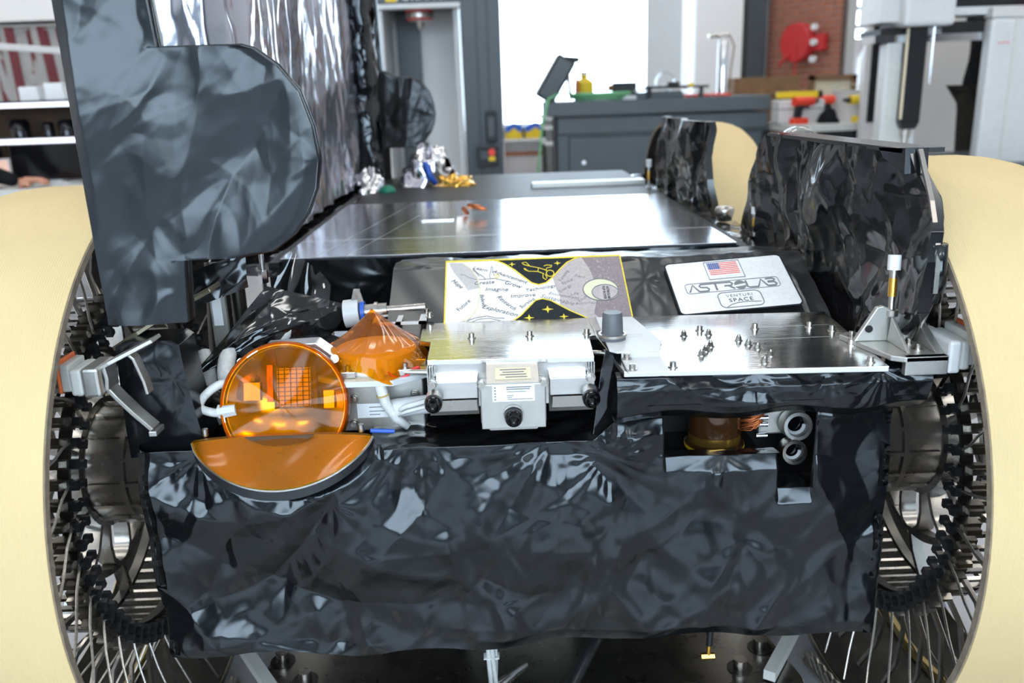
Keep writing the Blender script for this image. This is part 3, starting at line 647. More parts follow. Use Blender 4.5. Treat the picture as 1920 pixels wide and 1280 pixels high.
# ---- small amber covered puck ---------------------------------------------
pc=Vector((-.196,-.160,.0))
ob=[(pc.x+.082*math.cos(t+PI/8),pc.y-.022+.058*math.sin(t+PI/8)) for t in lin(0,2*PI,9)[:-1]]
pk=MB().prism(ob,'z',.642,.650).build('puck_instrument','machine_white',R,bevel=.001,label='small puck instrument under peaked amber film')
MB().lathe([(0,.650),(.056,.650),(.058,.652),(.058,.674),(.054,.677),(0,.677)],(pc.x,pc.y,0),n=40).build('puck_body','paper',pk,True)
MB().prism([(-.245,-.20),(-.128,-.20),(-.128,-.075),(-.245,-.075)],'z',.565,.642).build('instrument_block','alu_bead',pk,bevel=.002)
for x,y in [(-.228,-.212),(-.150,-.210),(-.250,-.165),(-.135,-.165)]:
    MB().prism([(x-.011,y-.008),(x+.011,y-.008),(x+.011,y+.004),(x+.004,y+.010),(x-.004,y+.010),(x-.011,y+.004)],'z',.650,.659).build('standoff','alu',pk,bevel=.001); link('bolt',bolt_me,pk,(x,y,.659))
nr,na=26,72; PP=np.zeros((nr,na,3)); ap=Vector((-.208,-.085,.714))
for i,r in enumerate(lin(0,1,nr)):
    for j,t in enumerate(lin(0,2*PI,na)):
        c_,s_=math.cos(t),math.sin(t)
        bx,by=pc.x+.063*c_,pc.y+.063*s_
        if r<.72:
            k=r/.72; z0=.683+ (ap.z-.683)*(1-k)**1.4; x=ap.x+(bx-ap.x)*k; y=ap.y+(by-ap.y)*k; z=z0
        else:
            k=(r-.72)/.28; fl_=.012*abs(math.sin(4*t+.4))**.6+.004*math.sin(9*t); x=bx+(.004+fl_)*c_*k; y=by+(.004+fl_)*s_*k; z=.683-(.028+.010*math.sin(4*t))*k
        PP[i,j]=(x,y,z+.0012*math.sin(13*t+7*r)*r)
sheet('amber_film',PP,'kapton',pk,label='peaked amber film over the puck')
for a,b,c in [(-.225,-.203,.001),(-.195,-.205,.001),(-.158,-.200,.001)]:
    MB().box((a,b,.647),(.016,.010,.010)).build('amber_tape','foil_gold',pk)
wc=MB().tube([(-.186,-.205,.662),(-.185,-.222,.655),(-.183,-.228,.640),(-.178,-.226,.615),(-.166,-.225,.592),(-.150,-.222,.578)],[.005,.0075,.008,.0075,.0065,.006],10).build('wire_sleeve','white_cable',pk,'all')
MB().lathe([(.0078,0),(.0092,0),(.0092,.002),(.0078,.002)],(-.181,-.227,.628),(.2,0,-1),16,closed=True).build('cable_tie','hoop',wc,True)
MB().tube([(-.178,-.205,.660),(-.170,-.216,.652),(-.158,-.222,.648),(-.145,-.218,.652),(-.138,-.212,.655)],.0016,6).build('red_wire','red_wire',pk,'all'); MB().cyl((-.141,-.214,.655),(-.132,-.206,.657),.0038,n=10).build('red_lug','red_wire',pk,True)
MB().bb(-.180,-.174,-.212,-.208,.656,.662).build('green_lead','green',pk)
lb2=MB().bb(-.222,-.165,-.2012,-.2004,.585,.606).build('white_label','paper',pk)
for x0,x1,z in [(-.205,-.170,.600),(-.205,-.180,.594),(-.205,-.190,.589)]: MB().bb(x0,x1,-.2016,-.2011,z,z+.0012).build('print_line','ink_grey',lb2)
for x,z in [(-.225,.614),(-.228,.578),(-.14,.618)]: screw_loop((x,-.2,z),pk)
MB().tube([(-.165,-.222,.60),(-.150,-.235,.612),(-.130,-.238,.618),(-.112,-.236,.622)],.0035,8).build('white_lead','white_cable',pk,'all'); MB().tube([(-.165,-.225,.595),(-.148,-.238,.606),(-.128,-.242,.612),(-.112,-.24,.615)],.0025,8).build('white_lead','white_cable',pk,'all')
MB().cyl((-.17,-.215,.603),(-.105,-.225,.612),.013,n=18).build('white_pipe','machine_white',pk,True)

# ---- left equipment bay ---------------------------------------------------
bay=MB().prism([(-.335,-.105),(-.25,-.105),(-.25,-.005),(-.335,-.005),(-.342,-.02),(-.342,-.09)],'z',.592,.660).build('junction_box','alu_plate',R,bevel=.004,label='small aluminium junction box behind the round instrument')
for x,y in [(-.305,-.085),(-.285,-.02)]: link('bolt',bolt_me,bay,(x,y,.660))
screw_loop((-.325,-.107,.64),bay)
bf=MB().bb(-.392,-.380,-.035,-.028,.58,.675).bb(-.345,-.335,-.035,-.028,.58,.675).bb(-.392,-.335,-.035,-.028,.660,.675).bb(-.392,-.335,-.035,-.028,.575,.588).bb(-.392,-.380,-.035,.03,.58,.675).build('bay_frame','machine_grey',R,bevel=.0015,label='grey sheet metal frame in the left equipment bay')
for z in (.60,.63,.655): MB().cyl((-.386,-.035,z),(-.386,-.037,z),.003,n=8).build('rivet','steel_dark',bf); MB().cyl((-.34,-.035,z),(-.34,-.037,z),.003,n=8).build('rivet','steel_dark',bf)
MB().bb(-.374,-.350,-.02,.03,.59,.655).build('connector_block','steel',bf,bevel=.002)
cables=[([(-.395,-.06,.69),(-.415,-.12,.665),(-.408,-.17,.64),(-.385,-.19,.640),(-.360,-.19,.655)],.012),([(-.38,-.05,.66),(-.385,-.10,.645),(-.372,-.15,.640),(-.355,-.18,.655)],.010),
 ([(-.36,-.20,.650),(-.40,-.215,.648),(-.425,-.22,.632),(-.43,-.225,.618),(-.41,-.23,.612),(-.395,-.235,.615)],.006),([(-.315,-.11,.655),(-.335,-.12,.650),(-.345,-.13,.640),(-.35,-.14,.625)],.003),([(-.46,-.10,.66),(-.445,-.13,.63),(-.44,-.16,.60),(-.43,-.16,.57)],.010),
 ([(-.36,-.03,.70),(-.34,-.05,.695),(-.345,-.08,.68),(-.36,-.07,.66)],.014)]
for p,r in cables: 
    P_=[Vector(q) for q in p]; Q=[]
    for i in range(len(P_)-1):
        a,b,c,d_=P_[max(i-1,0)],P_[i],P_[i+1],P_[min(i+2,len(P_)-1)]
        for k in range(6):
            t=k/6; Q.append(.5*((2*b)+(-a+c)*t+(2*a-5*b+4*c-d_)*t*t+(-a+3*b-3*c+d_)*t**3))
    Q.append(P_[-1]); MB().tube(Q,r,10).build('wire_harness','white_cable',R,'all',label='white sleeved wire harness in the left bay')
MB().cyl((-.40,-.238,.616),(-.375,-.24,.62),.010,n=8).build('connector','machine_white',R,True)
MB().cyl((-.395,.03,.66),(-.395,.03,.80),.004,n=12).cyl((-.395,.03,.735),(-.395,.03,.755),.008,n=6).build('chrome_post','chrome',R,True)
for a,b,r in [((-.43,.0,.57),(-.43,.0,.80),.012),((-.46,-.05,.57),(-.455,-.02,.78),.014),((-.415,-.12,.60),(-.35,-.13,.60),.012),((-.47,-.15,.62),(-.42,-.16,.60),.015)]:
    MB().cyl(a,b,r,n=14).build('bay_strut','steel_dark',R,True)
bp_=MB().bb(-.455,-.432,-.06,-.052,.65,.78).build('bay_panel','alu_bead',R); MB().bb(-.452,-.438,-.0608,-.06,.69,.745).build('paper_tag','paper',bp_)
# clear plastic and black film drape
cq=[(-.40,-.03,.755),(-.335,-.03,.775),(-.285,-.01,.735),(-.27,0,.70)]
u=lin(0,1,40)[None]; v=lin(0,1,40)[:,None]
X=-.385+.10*u+.035*v*(1-u)-.0*v; Z=.70+.085*v-.055*u*u*v; Yy=-.02+.0*u+.03*v+.006*np.sin(u*9)*v
sheet('clear_sleeve',np.stack([X+0*v,Yy+0*u,Z],-1),'clear_film',R,label='clear plastic sleeve in the left bay')
u=lin(0,1,90)[None]; v=lin(0,1,80)[:,None]
# quad drape: top-left, top-right, bottom-right, bottom-left
q00,q10,q11,q01=map(np.array,((-.47,-.16,.635),(-.315,-.06,.605),(-.258,.02,.735-.04),(-.375,-.03,.742)))
PD=(q00[None,None]*((1-u)*(1-v))[...,None]+q10*(u*(1-v))[...,None]+q11*(u*v)[...,None]+q01*((1-u)*v)[...,None])
hh=crumple(u*.18+0*v,v*.14+0*u,95,[(.07,.018,60,1.6),(.045,.010,-20,1.5),(.03,.004,100,1.5)])+ .035*np.sin(u*PI)*np.sin(v*PI)
PD[...,1]-=hh; PD[...,2]+=hh*.3+.03*np.sin(u*PI)*(1-v)
sheet('bay_drape_film',PD,'film_gloss',R,label='crumpled black foil drape over the left equipment bay')
u=lin(0,1,60)[None]; v=lin(0,1,30)[:,None]
X=-.47+.10*u+0*v; Z=.765+.04*u*0+.05*v-.03*(1-u); hh=crumple(X,Z,96,[(.05,.008,30,1.8),(.03,.004,70,1.4)])
sheet('strut_wrap_film',np.stack([X,-.16-hh+.02*u,Z],-1),'film_gloss',R)
# coupling behind the puck
cp=MB().cyl((-.262,-.01,.688),(-.238,-.01,.690),.022,n=24).build('pipe_coupling','machine_white',R,True,label='white pipe coupling with blue ring behind the puck')
MB().lathe([(.012,0),(.018,0),(.018,.006),(.012,.006)],(-.236,-.01,.690),(1,0,.05),24,closed=True).build('blue_ring','blue',cp,True)
MB().cyl((-.23,-.01,.690),(-.195,-.01,.692),.012,n=18).cyl((-.215,-.01,.691),(-.21,-.01,.691),.015,n=12).cyl((-.195,-.01,.692),(-.135,-.008,.694),.007,n=14).build('metal_tube','steel',cp,True)
MB().prism([(-.252,.705),(-.246,.728),(-.236,.728),(-.230,.705)],'y',-.014,-.008).build('lifting_tab','steel',cp,bevel=.001)
wbk=MB().prism([(-.215,-.075),(-.132,-.075),(-.140,-.012),(-.205,-.012)],'z',.684,.687)
wbk=MB().bb(-.212,-.203,-.075,-.012,.684,.687).bb(-.141,-.130,-.075,-.012,.684,.687).bb(-.212,-.130,-.022,-.012,.684,.687).bb(-.212,-.130,-.075,-.066,.684,.687).bb(-.176,-.168,-.075,-.012,.684,.687).build('frame_bracket','machine_white',R)
link('bolt',bolt_me,wbk,(-.132,-.02,.687)); link('bolt',bolt_me,wbk,(-.126,-.045,.687))
# ---- right opening: amber coil and twin lens -------------------------------
co=MB().lathe([(0,.520),(.042,.520),(.042,.526),(.036,.530),(.036,.602),(0,.602)],(.283,-.195,0),n=40).build('coil_unit','coil_film',R,True,label='dark reflective coil wrapped in amber film inside the opening')
MB().lathe([(.0365,.530),(.0372,.530),(.0372,.542),(.0365,.542)],(.283,-.195,0),n=40,closed=True).build('amber_band','foil_gold',co,True); MB().lathe([(.0365,.577),(.0372,.577),(.0372,.583),(.0365,.583)],(.283,-.195,0),n=40,closed=True).build('amber_band','copper',co,True)
MB().lathe([(.040,.521),(.0425,.521),(.0425,.5255),(.040,.5255)],(.283,-.195,0),n=40,closed=True).build('yellow_ring','yellow',co,True)
for i in range(16):
    a=random.random(); MB().tube([(.315,-.20+.02*random.random(),.54+.03*a),(.330+.01*random.random(),-.21,.545+.03*a+.006*random.random()),(.350,-.205,.560+.015*a)],.0012,5).build('copper_wire','copper',co,'all')
tw=MB()
def tring(c,r): return MB().lathe([(r*.68,0),(r,0),(r,.02),(r*.95,.022),(r*.72,.022),(r*.68,.018)],c,(0,-1,.12),32,closed=True)
tl=MB().bb(.345,.412,-.20,-.19,.535,.585).build('twin_lens_plate','alu_bead',R,bevel=.003,label='aluminium bracket with two stacked lenses in the opening')
for c,r in (((.392,-.205,.554),.021),((.386,-.215,.519),.018)):
    q=tring(c,r).build('lens_barrel','alu_dark' if r<.02 else 'alu_bead',tl,True)
    MB().lathe([(0,.004),(r*.68,.004)],c,(0,-1,.12),24).build('lens_glass','lens',q,True)
    MB().lathe([(r*.50,.008),(r*.62,.012),(r*.66,.012),(r*.66,.008)],c,(0,-1,.12),24,closed=True,arc=PI,a0=0).build('white_crescent','lens_white',q,True)
for z in (.563,.553,.536): MB().cyl((.340,-.204,z),(.356,-.204,z),.004,n=12).build('spacer_pin','chrome',tl,True)
MB().bb(.16,.50,-.13,-.125,.48,.61).build('opening_back','black',R); MB().bb(.19,.345,-.262,-.13,.512,.516).build('opening_floor','black',R)
# ---- wires under the rover ---------------------------------------------------
for i in range(4):
    MB().tube([(-.052+.006*math.cos(i*PI/2+k*.5),-.10+.006*math.sin(i*PI/2+k*.5),.30-.05*k) for k in range(6)]+[(-.03+.012*i,-.07+.01*i,.047)],.0042,8).build('white_twisted_cable','white_cable',R,'all',label='white twisted cable hanging below the rover')
MB().bb(-.066,-.040,-.108,-.092,.110,.1125).build('cable_tie','white',R)
cx=MB().tube([(.316,-.10,.27),(.314,-.10,.16),(.314,-.10,.145)],.004,8).build('coaxial_lead','white_cable',R,'all',label='short coaxial lead hanging below the blanket')
MB().cyl((.314,-.10,.145),(.313,-.10,.115),.0055,n=12).build('black_boot','black_satin',cx,True); MB().cyl((.313,-.10,.115),(.312,-.10,.095),.004,n=10).build('gold_plug','foil_gold',cx,True); MB().cyl((.300,-.10,.093),(.322,-.10,.093),.006,n=6).build('gold_nut','foil_gold',cx,True)

# ---- wheels -------------------------------------------------------------------
WR,WW=.45,.27
def ringlathe(prof,n=120,m='tread'): return MB().lathe(prof,(0,0,0),(1,0,0),n,closed=True)
def wheel(loc, rz, full, lab):
    w=link('wheel', HUB, R, loc, (0,0,rz), label=lab)
    for nm,me in WPARTS: link(nm,me,w)
    if full:
        for nm,me,ang in WREP: link(nm,me,w,None,(ang,0,0))
    return w
n_=128
HUBm=MB().lathe([(.0,-.16),(.085,-.16),(.098,-.15),(.098,-.03),(.103,-.028),(.103,-.02),(.098,-.018),(.098,.06),(.103,.062),(.103,.070),(.098,.072),(.098,.125),(.108,.128),(.108,.150),(.085,.153),(.0,.153)],(0,0,0),(1,0,0),48)
for i in range(16):
    t=2*PI*i/16; c,s_=math.cos(t),math.sin(t); HUBm.box((.0-.005,.0995*c,.0995*s_),(.25,.006,.006),(t,0,0))
HUB=HUBm.mesh('wheel','alu_dark',True)
tp=[(WR-.011,0),(WR-.0005,0),(WR,.002),(WR,.16),(WR-.003,.19),(WR-.010,.22),(WR-.022,.245),(WR-.040,.265),(WR-.045,.258),(WR-.030,.238),(WR-.018,.21),(WR-.011,.16)]
WPARTS=[('tread',ringlathe(tp,n_).mesh('tread','tread',True)),
 ('tread_liner',ringlathe([(WR-.0115,.001),(WR-.014,.001),(WR-.014,.16),(WR-.021,.21),(WR-.034,.239),(WR-.048,.258),(WR-.046,.260),(WR-.031,.240),(WR-.0185,.21),(WR-.0115,.16)],n_).mesh('tread_liner','tread_back',True)),
 ('tread_edge',ringlathe([(WR-.012,-.0015),(WR-.002,-.0015),(WR-.002,.0005),(WR-.012,.0005)],n_).mesh('tread_edge','tread_edge',True)),
 ('liner_hoop',ringlathe([(WR-.012,.155),(WR-.028,.157),(WR-.028,.166),(WR-.012,.168)],n_).mesh('liner_hoop','hoop',True)),
 ('rim_ring',ringlathe([(.262,.062),(.268,.062),(.268,.078),(.262,.078)],n_).mesh('rim_ring','steel_dark',True)),
 ('rim_ring',ringlathe([(.262,.150),(.270,.150),(.270,.166),(.262,.166)],n_).mesh('rim_ring','steel_dark',True)),
 ('spoke_ring',ringlathe([(.182,.135),(.192,.135),(.192,.160),(.182,.160)],n_).mesh('spoke_ring','alu_dark',True)),
 ('hub_flange',ringlathe([(.088,.150),(.112,.150),(.112,.158),(.088,.158)],48).mesh('hub_flange','alu',True))]
sp=MB(); b0=.16
for sg in (-1,1): sp.bar([(.147,sg*.028,.10),(.147,sg*.036,.14),(.147,sg*.032,.168),(.147,sg*.018,.183),(.147,0,.187)],(.026,0,0),.009)
sp.bar([(.147,0,.187),(.150,.012,.225),(.156,.030,.262)],(.020,0,0),.010)
SPK=sp.mesh('spoke','alu_dark',True)
BRG=MB().bar([(.147,.018,.183),(.147,.05,.176),(.147,.083,.165)],(.02,0,0),.008).mesh('spoke_bridge','alu_dark',True)
CLIP=MB().prism([(-.0055,.262),(.0055,.262),(.0065,.268),(.003,.273),(.003,.280),(.0075,.284),(.006,.292),(-.006,.292),(-.0075,.284),(-.003,.280),(-.003,.273),(-.0065,.268)],'x',.040,.050).mesh('rim_clip','black_satin')
# clips reach inwards like little saddles
CLAMP=MB().bb(.055,.085,-.007,.007,.270,.288).bb(.060,.080,-.004,.004,.288,.300).mesh('cable_clamp','alu_dark')
XBAR=MB().bb(.075,.16,-.0035,.0035,.266,.272).mesh('cross_bar','steel')
CAB=MB().tube([(.052,0,.288),(.040,.012,.33),(.020,.03,.385),(.006,.045,.432)],.0019,6).mesh('tread_cable','cable_steel',True)
ARM=MB().bar([(.075,0,.29),(.085,-.012,.33),(.075,-.03,.39),(.05,-.04,.430)],(.005,0,0),.008).mesh('spring_arm','steel',True)
CAB2=MB().tube([(.080,0,.295),(.10,-.03,.35),(.145,-.06,.424)],.0018,6).mesh('tread_cable','cable_steel',True)
WREP=[]
for i in range(8): WREP+= [('spoke',SPK,2*PI*i/8),('spoke_bridge',BRG,2*PI*i/8)]
for i in range(64):
    a=2*PI*i/64; WREP+= [('rim_clip',CLIP,a),('cable_clamp',CLAMP,a),('cross_bar',XBAR,a),('tread_cable',CAB if i%2 else CAB2,a)]
    if i%2==0: WREP.append(('spring_arm',ARM,a))
wheel((-.547,0,WR),PI,True,'left front wheel with beige woven tread and metal spring spokes')
wheel((.547,0,WR),0,True,'right front wheel with beige woven tread and metal spring spokes')
wheel((.547,1.571,WR),0,False,'right rear wheel with beige woven tread seen behind the fender')

# ================================================================== support stand under the rover
S_=thing('support_stand','dark steel support stand on the floor beneath the rover','stand',(0,0,0))
MB().prism([(-.44,-.50),(.44,-.50),(.475,-.10),(.44,.06),(-.44,.06),(-.475,-.10)],'z',.03,.045).build('stand_plate','alu_dark',S_,bevel=.002)
for x,y in [(-.432,0),(-.38,-.055),(.426,-.02),(.375,-.073)]:
    o=MB().cyl((x,y,.045),(x,y,.0465),.022,n=20).build('washer','steel_dark',S_,True); MB().cyl((x,y,.0465),(x,y,.064),.011,n=16).cyl((x,y,.064),(x,y,.0642),.006,n=6).build('socket_bolt','steel',o,True)
for sg in (-1,1):
    MB().box((sg*.470,-.03,.058),(.020,.20,.018),(0,0,-sg*.60)).build('edge_bar','machine_cream',S_)
    for k in range(4): MB().tube([(sg*(.515+.004*math.cos(q*1.6+k*PI/2))+sg*.05*q/12,-.02-.022*q+.0,.020+.010*math.sin(q*1.6+k*PI/2)) for q in range(13)],.008,8).build('rope_strand','cable_steel',S_,'all')
for x in (-.35,.35): MB().bb(x-.04,x+.04,-.4,.0,0,.03).build('stand_foot','steel_dark',S_)
MB().bb(-.10,.10,.08,.40,.0,.33).build('jack_column','steel_dark',S_)
MB().tube([(.14,-.08,.16),(.10,-.12,.11),(.06,-.17,.07),(.02,-.22,.05)],.012,8).build('black_hose','black_satin',S_,'all')

# ================================================================== the two patches
def on_panel(x, v, h=0): return (x, -.058+v*ca-h*sa, .675+v*sa+h*ca)
PW,PH=.289,.172
p1=MB().bb(-PW/2,PW/2,0,PH,-.0005,.0015).build('mission_patch','patch_white',None,label='rectangular embroidered patch with yellow border, hourglass and handwritten words',cat='patch',group=None)
p1.location=on_panel(.0415,-.018,.003); p1.rotation_euler=(A_,0,0)
def flat(par,nm,poly,m,h0=.0015,h1=.0019): return MB().prism(poly,'z',h0,h1).build(nm,m,par)
def strip(par,nm,pts,m,w,closed=False,h=.0020): return MB().bar([(x,y,h) for x,y in pts],(0,0,.0008),w,closed).build(nm,m,par)
def uv(x,y): return ((x-955)/1750*PW*1.0, PH-(y-110)/640*PH)       # patch drawing grid
# hourglass outline
top=[(560,110),(660,150),(760,215),(850,290),(920,345),(985,365),(1060,350),(1130,300),(1210,225),(1290,160),(1390,118),(1420,110)]
bot=[(640,750),(700,690),(790,640),(870,570),(940,510),(1010,495),(1090,515),(1170,560),(1260,610),(1380,665),(1500,720),(1550,750)]
vi=[(1130,300),(1210,225),(1290,160),(1390,118),(1420,110),(1826,110),(1826,750),(1550,750),(1500,720),(1380,665),(1260,610),(1170,560),(1180,480),(1150,400)]
flat(p1,'mauve_field',[uv(x,y) for x,y in vi],'patch_mauve',.0014,.0017)
flat(p1,'violet_field',[uv(x,y) for x,y in [(1440,112),(1826,112),(1826,748),(1600,748),(1480,640),(1560,430),(1500,220)]],'patch_violet',.0016,.0018)
flat(p1,'black_field',[uv(x,y) for x,y in top],'patch_black'); flat(p1,'black_field',[uv(x,y) for x,y in bot],'patch_black')
flat(p1,'grey_field',[uv(x,y) for x,y in [(110,125),(250,130),(330,180),(400,290),(420,370),(300,390),(230,300),(160,220)]],'patch_grey'); flat(p1,'grey_field',[uv(x,y) for x,y in [(85,700),(200,680),(330,640),(300,690),(200,745),(85,745)]],'patch_grey')
strip(p1,'hourglass_edge',[uv(x,y) for x,y in top],'yellow_thread',.0022); strip(p1,'hourglass_edge',[uv(x,y) for x,y in bot],'yellow_thread',.0022)
strip(p1,'yellow_border',[(-PW/2,0),(PW/2,0),(PW/2,PH),(-PW/2,PH)],'yellow_thread',.0042,True)
strip(p1,'yellow_line',[uv(x,y) for x,y in [(260,140),(330,190),(390,280),(415,370),(405,480),(380,570),(330,630),(270,670)]],'patch_cream',.0020)
def star(c,r):
    q=uv(*c); return [(q[0]+(r if k%2==0 else r*.3)*math.cos(k*PI/4+PI/2),q[1]+(r if k%2==0 else r*.3)*math.sin(k*PI/4+PI/2)) for k in range(8)]
for c,r in [((738,160),.006),((1193,165),.006),((1050,592),.009),((870,660),.008),((1195,660),.007)]: flat(p1,'star',star(c,r),'yellow_thread',.0019,.0023)
# floating astronaut outline
for pts in ([(840,150),(880,145),(915,185),(1000,205),(1060,225),(1090,240)],[(860,205),(900,235),(990,240),(1050,265)],[(1000,205),(990,240)],[(1055,190),(1080,180),(1135,185),(1130,200),(1080,210),(1075,235)],[(1040,262),(1035,300),(1060,322),(1075,300),(1060,270)],[(840,150),(850,165),(880,175),(915,185)],[(855,205),(865,220),(900,235)]):
    strip(p1,'astronaut_outline',[uv(x,y) for x,y in pts],'yellow_thread',.0012,h=.0023)
strip(p1,'astronaut_outline',[uv(1110+38*math.cos(t),262+30*math.sin(t)) for t in lin(0,2*PI,15)[:-1]],'yellow_thread',.0014,True,h=.0023)
# reaching figures in thin line
for pts in ([(225,245),(260,245),(310,275),(380,295),(470,295),(560,290),(640,310),(700,325)],[(320,180),(370,220),(410,265)],[(345,185),(400,240),(450,270),(470,295)],[(530,170),(525,220),(510,265),(520,290)],[(540,175),(545,230),(560,262)],[(290,665),(380,640),(480,630),(560,650),(640,655)],[(300,690),(400,655),(500,650),(600,675)]):
    strip(p1,'figure_outline',[uv(x,y) for x,y in pts],'ink_grey',.0007,h=.0019)
strip(p1,'figure_outline',[uv(585+20*math.cos(t),268+16*math.sin(t)) for t in lin(0,2*PI,12)[:-1]],'yellow_thread',.0009,True,h=.0019)
# crescent moon
cm=[uv(1580+170*math.cos(t),432+100*math.sin(t)) for t in lin(0,2*PI,37)[:-1]]
flat(p1,'moon_disc',cm,'patch_cream',.0018,.0021); strip(p1,'moon_outline',cm,'ink_grey',.0016,True,h=.0023)
iv=[uv(1620+128*math.cos(t),460+72*math.sin(t)) for t in lin(0,2*PI,37)[:-1]]; flat(p1,'moon_shadow',iv,'patch_mauve',.0020,.0023); strip(p1,'moon_outline',iv,'ink_grey',.0012,True,h=.0025)
q=uv(1627,462); text('lettering','ASTROLAB\nFLIP ROVER','ink',p1,(q[0],q[1],.0026),.0062,(0,0,-PI/2))
words=[('Learn',420,195,-22,.0135),('Advancement',710,280,-31,.0140),('Create',455,328,4,.0145),('Grow',735,355,-28,.0150),('Hope',195,330,-52,.0140),('Imagine',575,395,-4,.0150),('Believe',440,490,-82,.0125),('Research',665,520,-52,.0140),('Improve',825,460,3,.0145),('Exploration',600,588,-24,.0155),('Survive',860,530,42,.0130),('Future',255,530,52,.0140),('Sustainable',1150,510,-24,.0155),('Technology',1000,398,12,.0130),('Environment',1215,475,-18,.0115),('Farming',1240,290,60,.0115),('Space',1265,345,32,.0115),('Energy',1235,410,40,.0115),('Life',1320,462,8,.0120),('Astronaut',1420,548,3,.0105),('Stars',1395,298,-20,.0110),('Earth',1390,510,40,.0100),('Create',1440,415,0,.0085)]
for wd,x,y,a,sz in words[:-1]:
    q=uv(x,y); text('handwriting',wd,'ink_grey' if x>1000 else 'ink',p1,(q[0],q[1],.0020),sz*.82,(0,0,math.radians(a)),.22,align='CENTER',offs=-.00018)
random.seed(3)
sparks=MB()
for i in range(90):
    x=1330+430*random.random(); y=130+560*random.random(); qx,qy=uv(x,y)
    if ((x-1580)/180)**2+((y-432)/110)**2<1: continue
    sparks.bb(qx-.0005,qx+.0005,qy-.0005,qy+.0005,.0018,.0021)
sparks.build('star_dust','patch_cream',p1)
# second patch
V2=[(.2586,.1254),(.448,.1328),(.4498,.0138),(.2605,.0032)]
cx2,cy2=.3545,.0688; w2,h2=.190,.124; rot2=.048
n2=20; gx=lin(-.5,.5,n2); gy=lin(-.5,.5,14)
def bend(x,y): return .006*max(0,x/w2-.1)**2*4*(.3+.7*(.5-y/h2)) 
def rrect(w,h,r,k=6):
    o=[]
    for cx_,cy_,a0 in ((w/2-r,h/2-r,0),(-w/2+r,h/2-r,PI/2),(-w/2+r,-h/2+r,PI),(w/2-r,-h/2+r,1.5*PI)):
        o+= [(cx_+r*math.cos(a0+PI/2*i/k),cy_+r*math.sin(a0+PI/2*i/k)) for i in range(k+1)]
    return o
p2=MB().prism(rrect(w2,h2,.008),'z',0,.0016).build('team_patch','patch_white',None,label='white embroidered patch with striped flag and black company lettering',cat='patch')
p2.location=on_panel(cx2,cy2,.0045); p2.rotation_euler=Euler((A_,0,0)).to_matrix().__matmul__(Euler((0,-.03,rot2)).to_matrix()).to_euler()
strip(p2,'dark_border',rrect(w2+.002,h2+.002,.009),'patch_black',.0028,True,h=.0012)
fx,fy,fw_,fh_=-.003,.036,.058,.044
strip(p2,'flag_frame',[(fx-fw_/2,fy-fh_/2),(fx+fw_/2,fy-fh_/2),(fx+fw_/2,fy+fh_/2),(fx-fw_/2,fy+fh_/2)],'ink_grey',.0014,True)
x0,x1,yt=fx-.0245,fx+.0245,fy+.019; sh=.0298/13
for i in range(7): MB().bb(x0,x1,yt-sh*(2*i+1),yt-sh*2*i,.0016,.0020).build('flag_stripe','flag_red',p2)
MB().bb(x0,x0+.0195,yt-sh*7,yt,.0018,.0023).build('flag_canton','flag_blue',p2)
fs=MB()
for r_ in range(5):
    for c_ in range(6): fs.box((x0+.0016+.0033*c_,yt-.0016-.0032*r_,.0024),(.0010,.0010,.0003))
fs.build('flag_stars','patch_white',p2)
MB().bb(x0+.002,x0+.020,fy-.0185,fy-.0180,.0016,.0018).build('faint_line','patch_grey',p2); MB().bb(x0+.024,x0+.040,fy-.0170,fy-.0165,.0016,.0018).build('faint_line','patch_grey',p2)
# wordmark built from strokes
strip(p2,'wordmark_frame',[(a,b-.0045) for a,b in rrect(.150,.0235,.0055)],'ink_grey',.0009,True)
def stroke(pts,w=.0030): strip(p2,'wordmark_letter',[(a,b-.0045) for a,b in pts],'ink_grey',w)
H=.0085
stroke([(-.070,-H),(-.0625,H),(-.055,-H)]); stroke([(-.055,-H),(-.040,-H),(-.0385,-.004),(-.041,0),(-.050,.001),(-.0525,.004),(-.050,H),(-.036,H)])
stroke([(-.036,H),(-.016,H)]); stroke([(-.0265,H),(-.0265,-H)]); stroke([(-.016,H),(-.002,H),(.001,.004),(-.002,0),(-.013,0)]); stroke([(-.006,0),(.002,-H)])
stroke([(.023,H),(.023,-.006),(.026,-H),(.040,-H)]); stroke([(.040,-H),(.0475,H),(.055,-H)]); stroke([(.055,-H),(.068,-H),(.0700,-.005),(.067,0),(.057,0)]); stroke([(.057,.002),(.067,.002),(.069,.006),(.066,H),(.055,H)])
flat(p2,'planet_mark',[(.0125+.0092*math.cos(t),-.0035+.0092*math.sin(t)) for t in lin(.25,PI+.1,16)],'ink_grey',.0016,.0022); flat(p2,'planet_mark',[(.0125+.0092*math.cos(t),-.0060+.0092*math.sin(t)) for t in lin(PI+.35,2*PI-.1,16)],'ink_grey',.0016,.0022)
strip(p2,'badge_frame',[(a+.004,b-.0385) for a,b in rrect(.068,.036,.0095)],'ink_grey',.0013,True)
text('badge_lettering','VENTURI','ink_grey',p2,(.004,-.0295,.0018),.0088,(0,0,0),0,spacing=1.25); text('badge_lettering','SPACE','ink',p2,(.004,-.0400,.0018),.0115,(0,0,0),0,spacing=1.25)
strip(p2,'badge_arc',[(-.022,-.0555),(-.014,-.050),(-.002,-.0465),(.012,-.0458),(.034,-.0480)],'ink_grey',.0010)
# loose foil tab on the deck
ft=MB().box((-.10,.755,.748),(.035,.0015,.034),(-.35,0,.5)).box((-.155,.70,.7325),(.075,.030,.002)).build('foil_tab','foil',None,label='small folded silver foil tab lying on the mirror deck',cat='foil scrap')
MB().tube([(-.085,.75,.755),(-.06,.74,.752),(-.04,.73,.747)],[.006,.007,.003],8).build('copper_strip','copper',ft,'all')

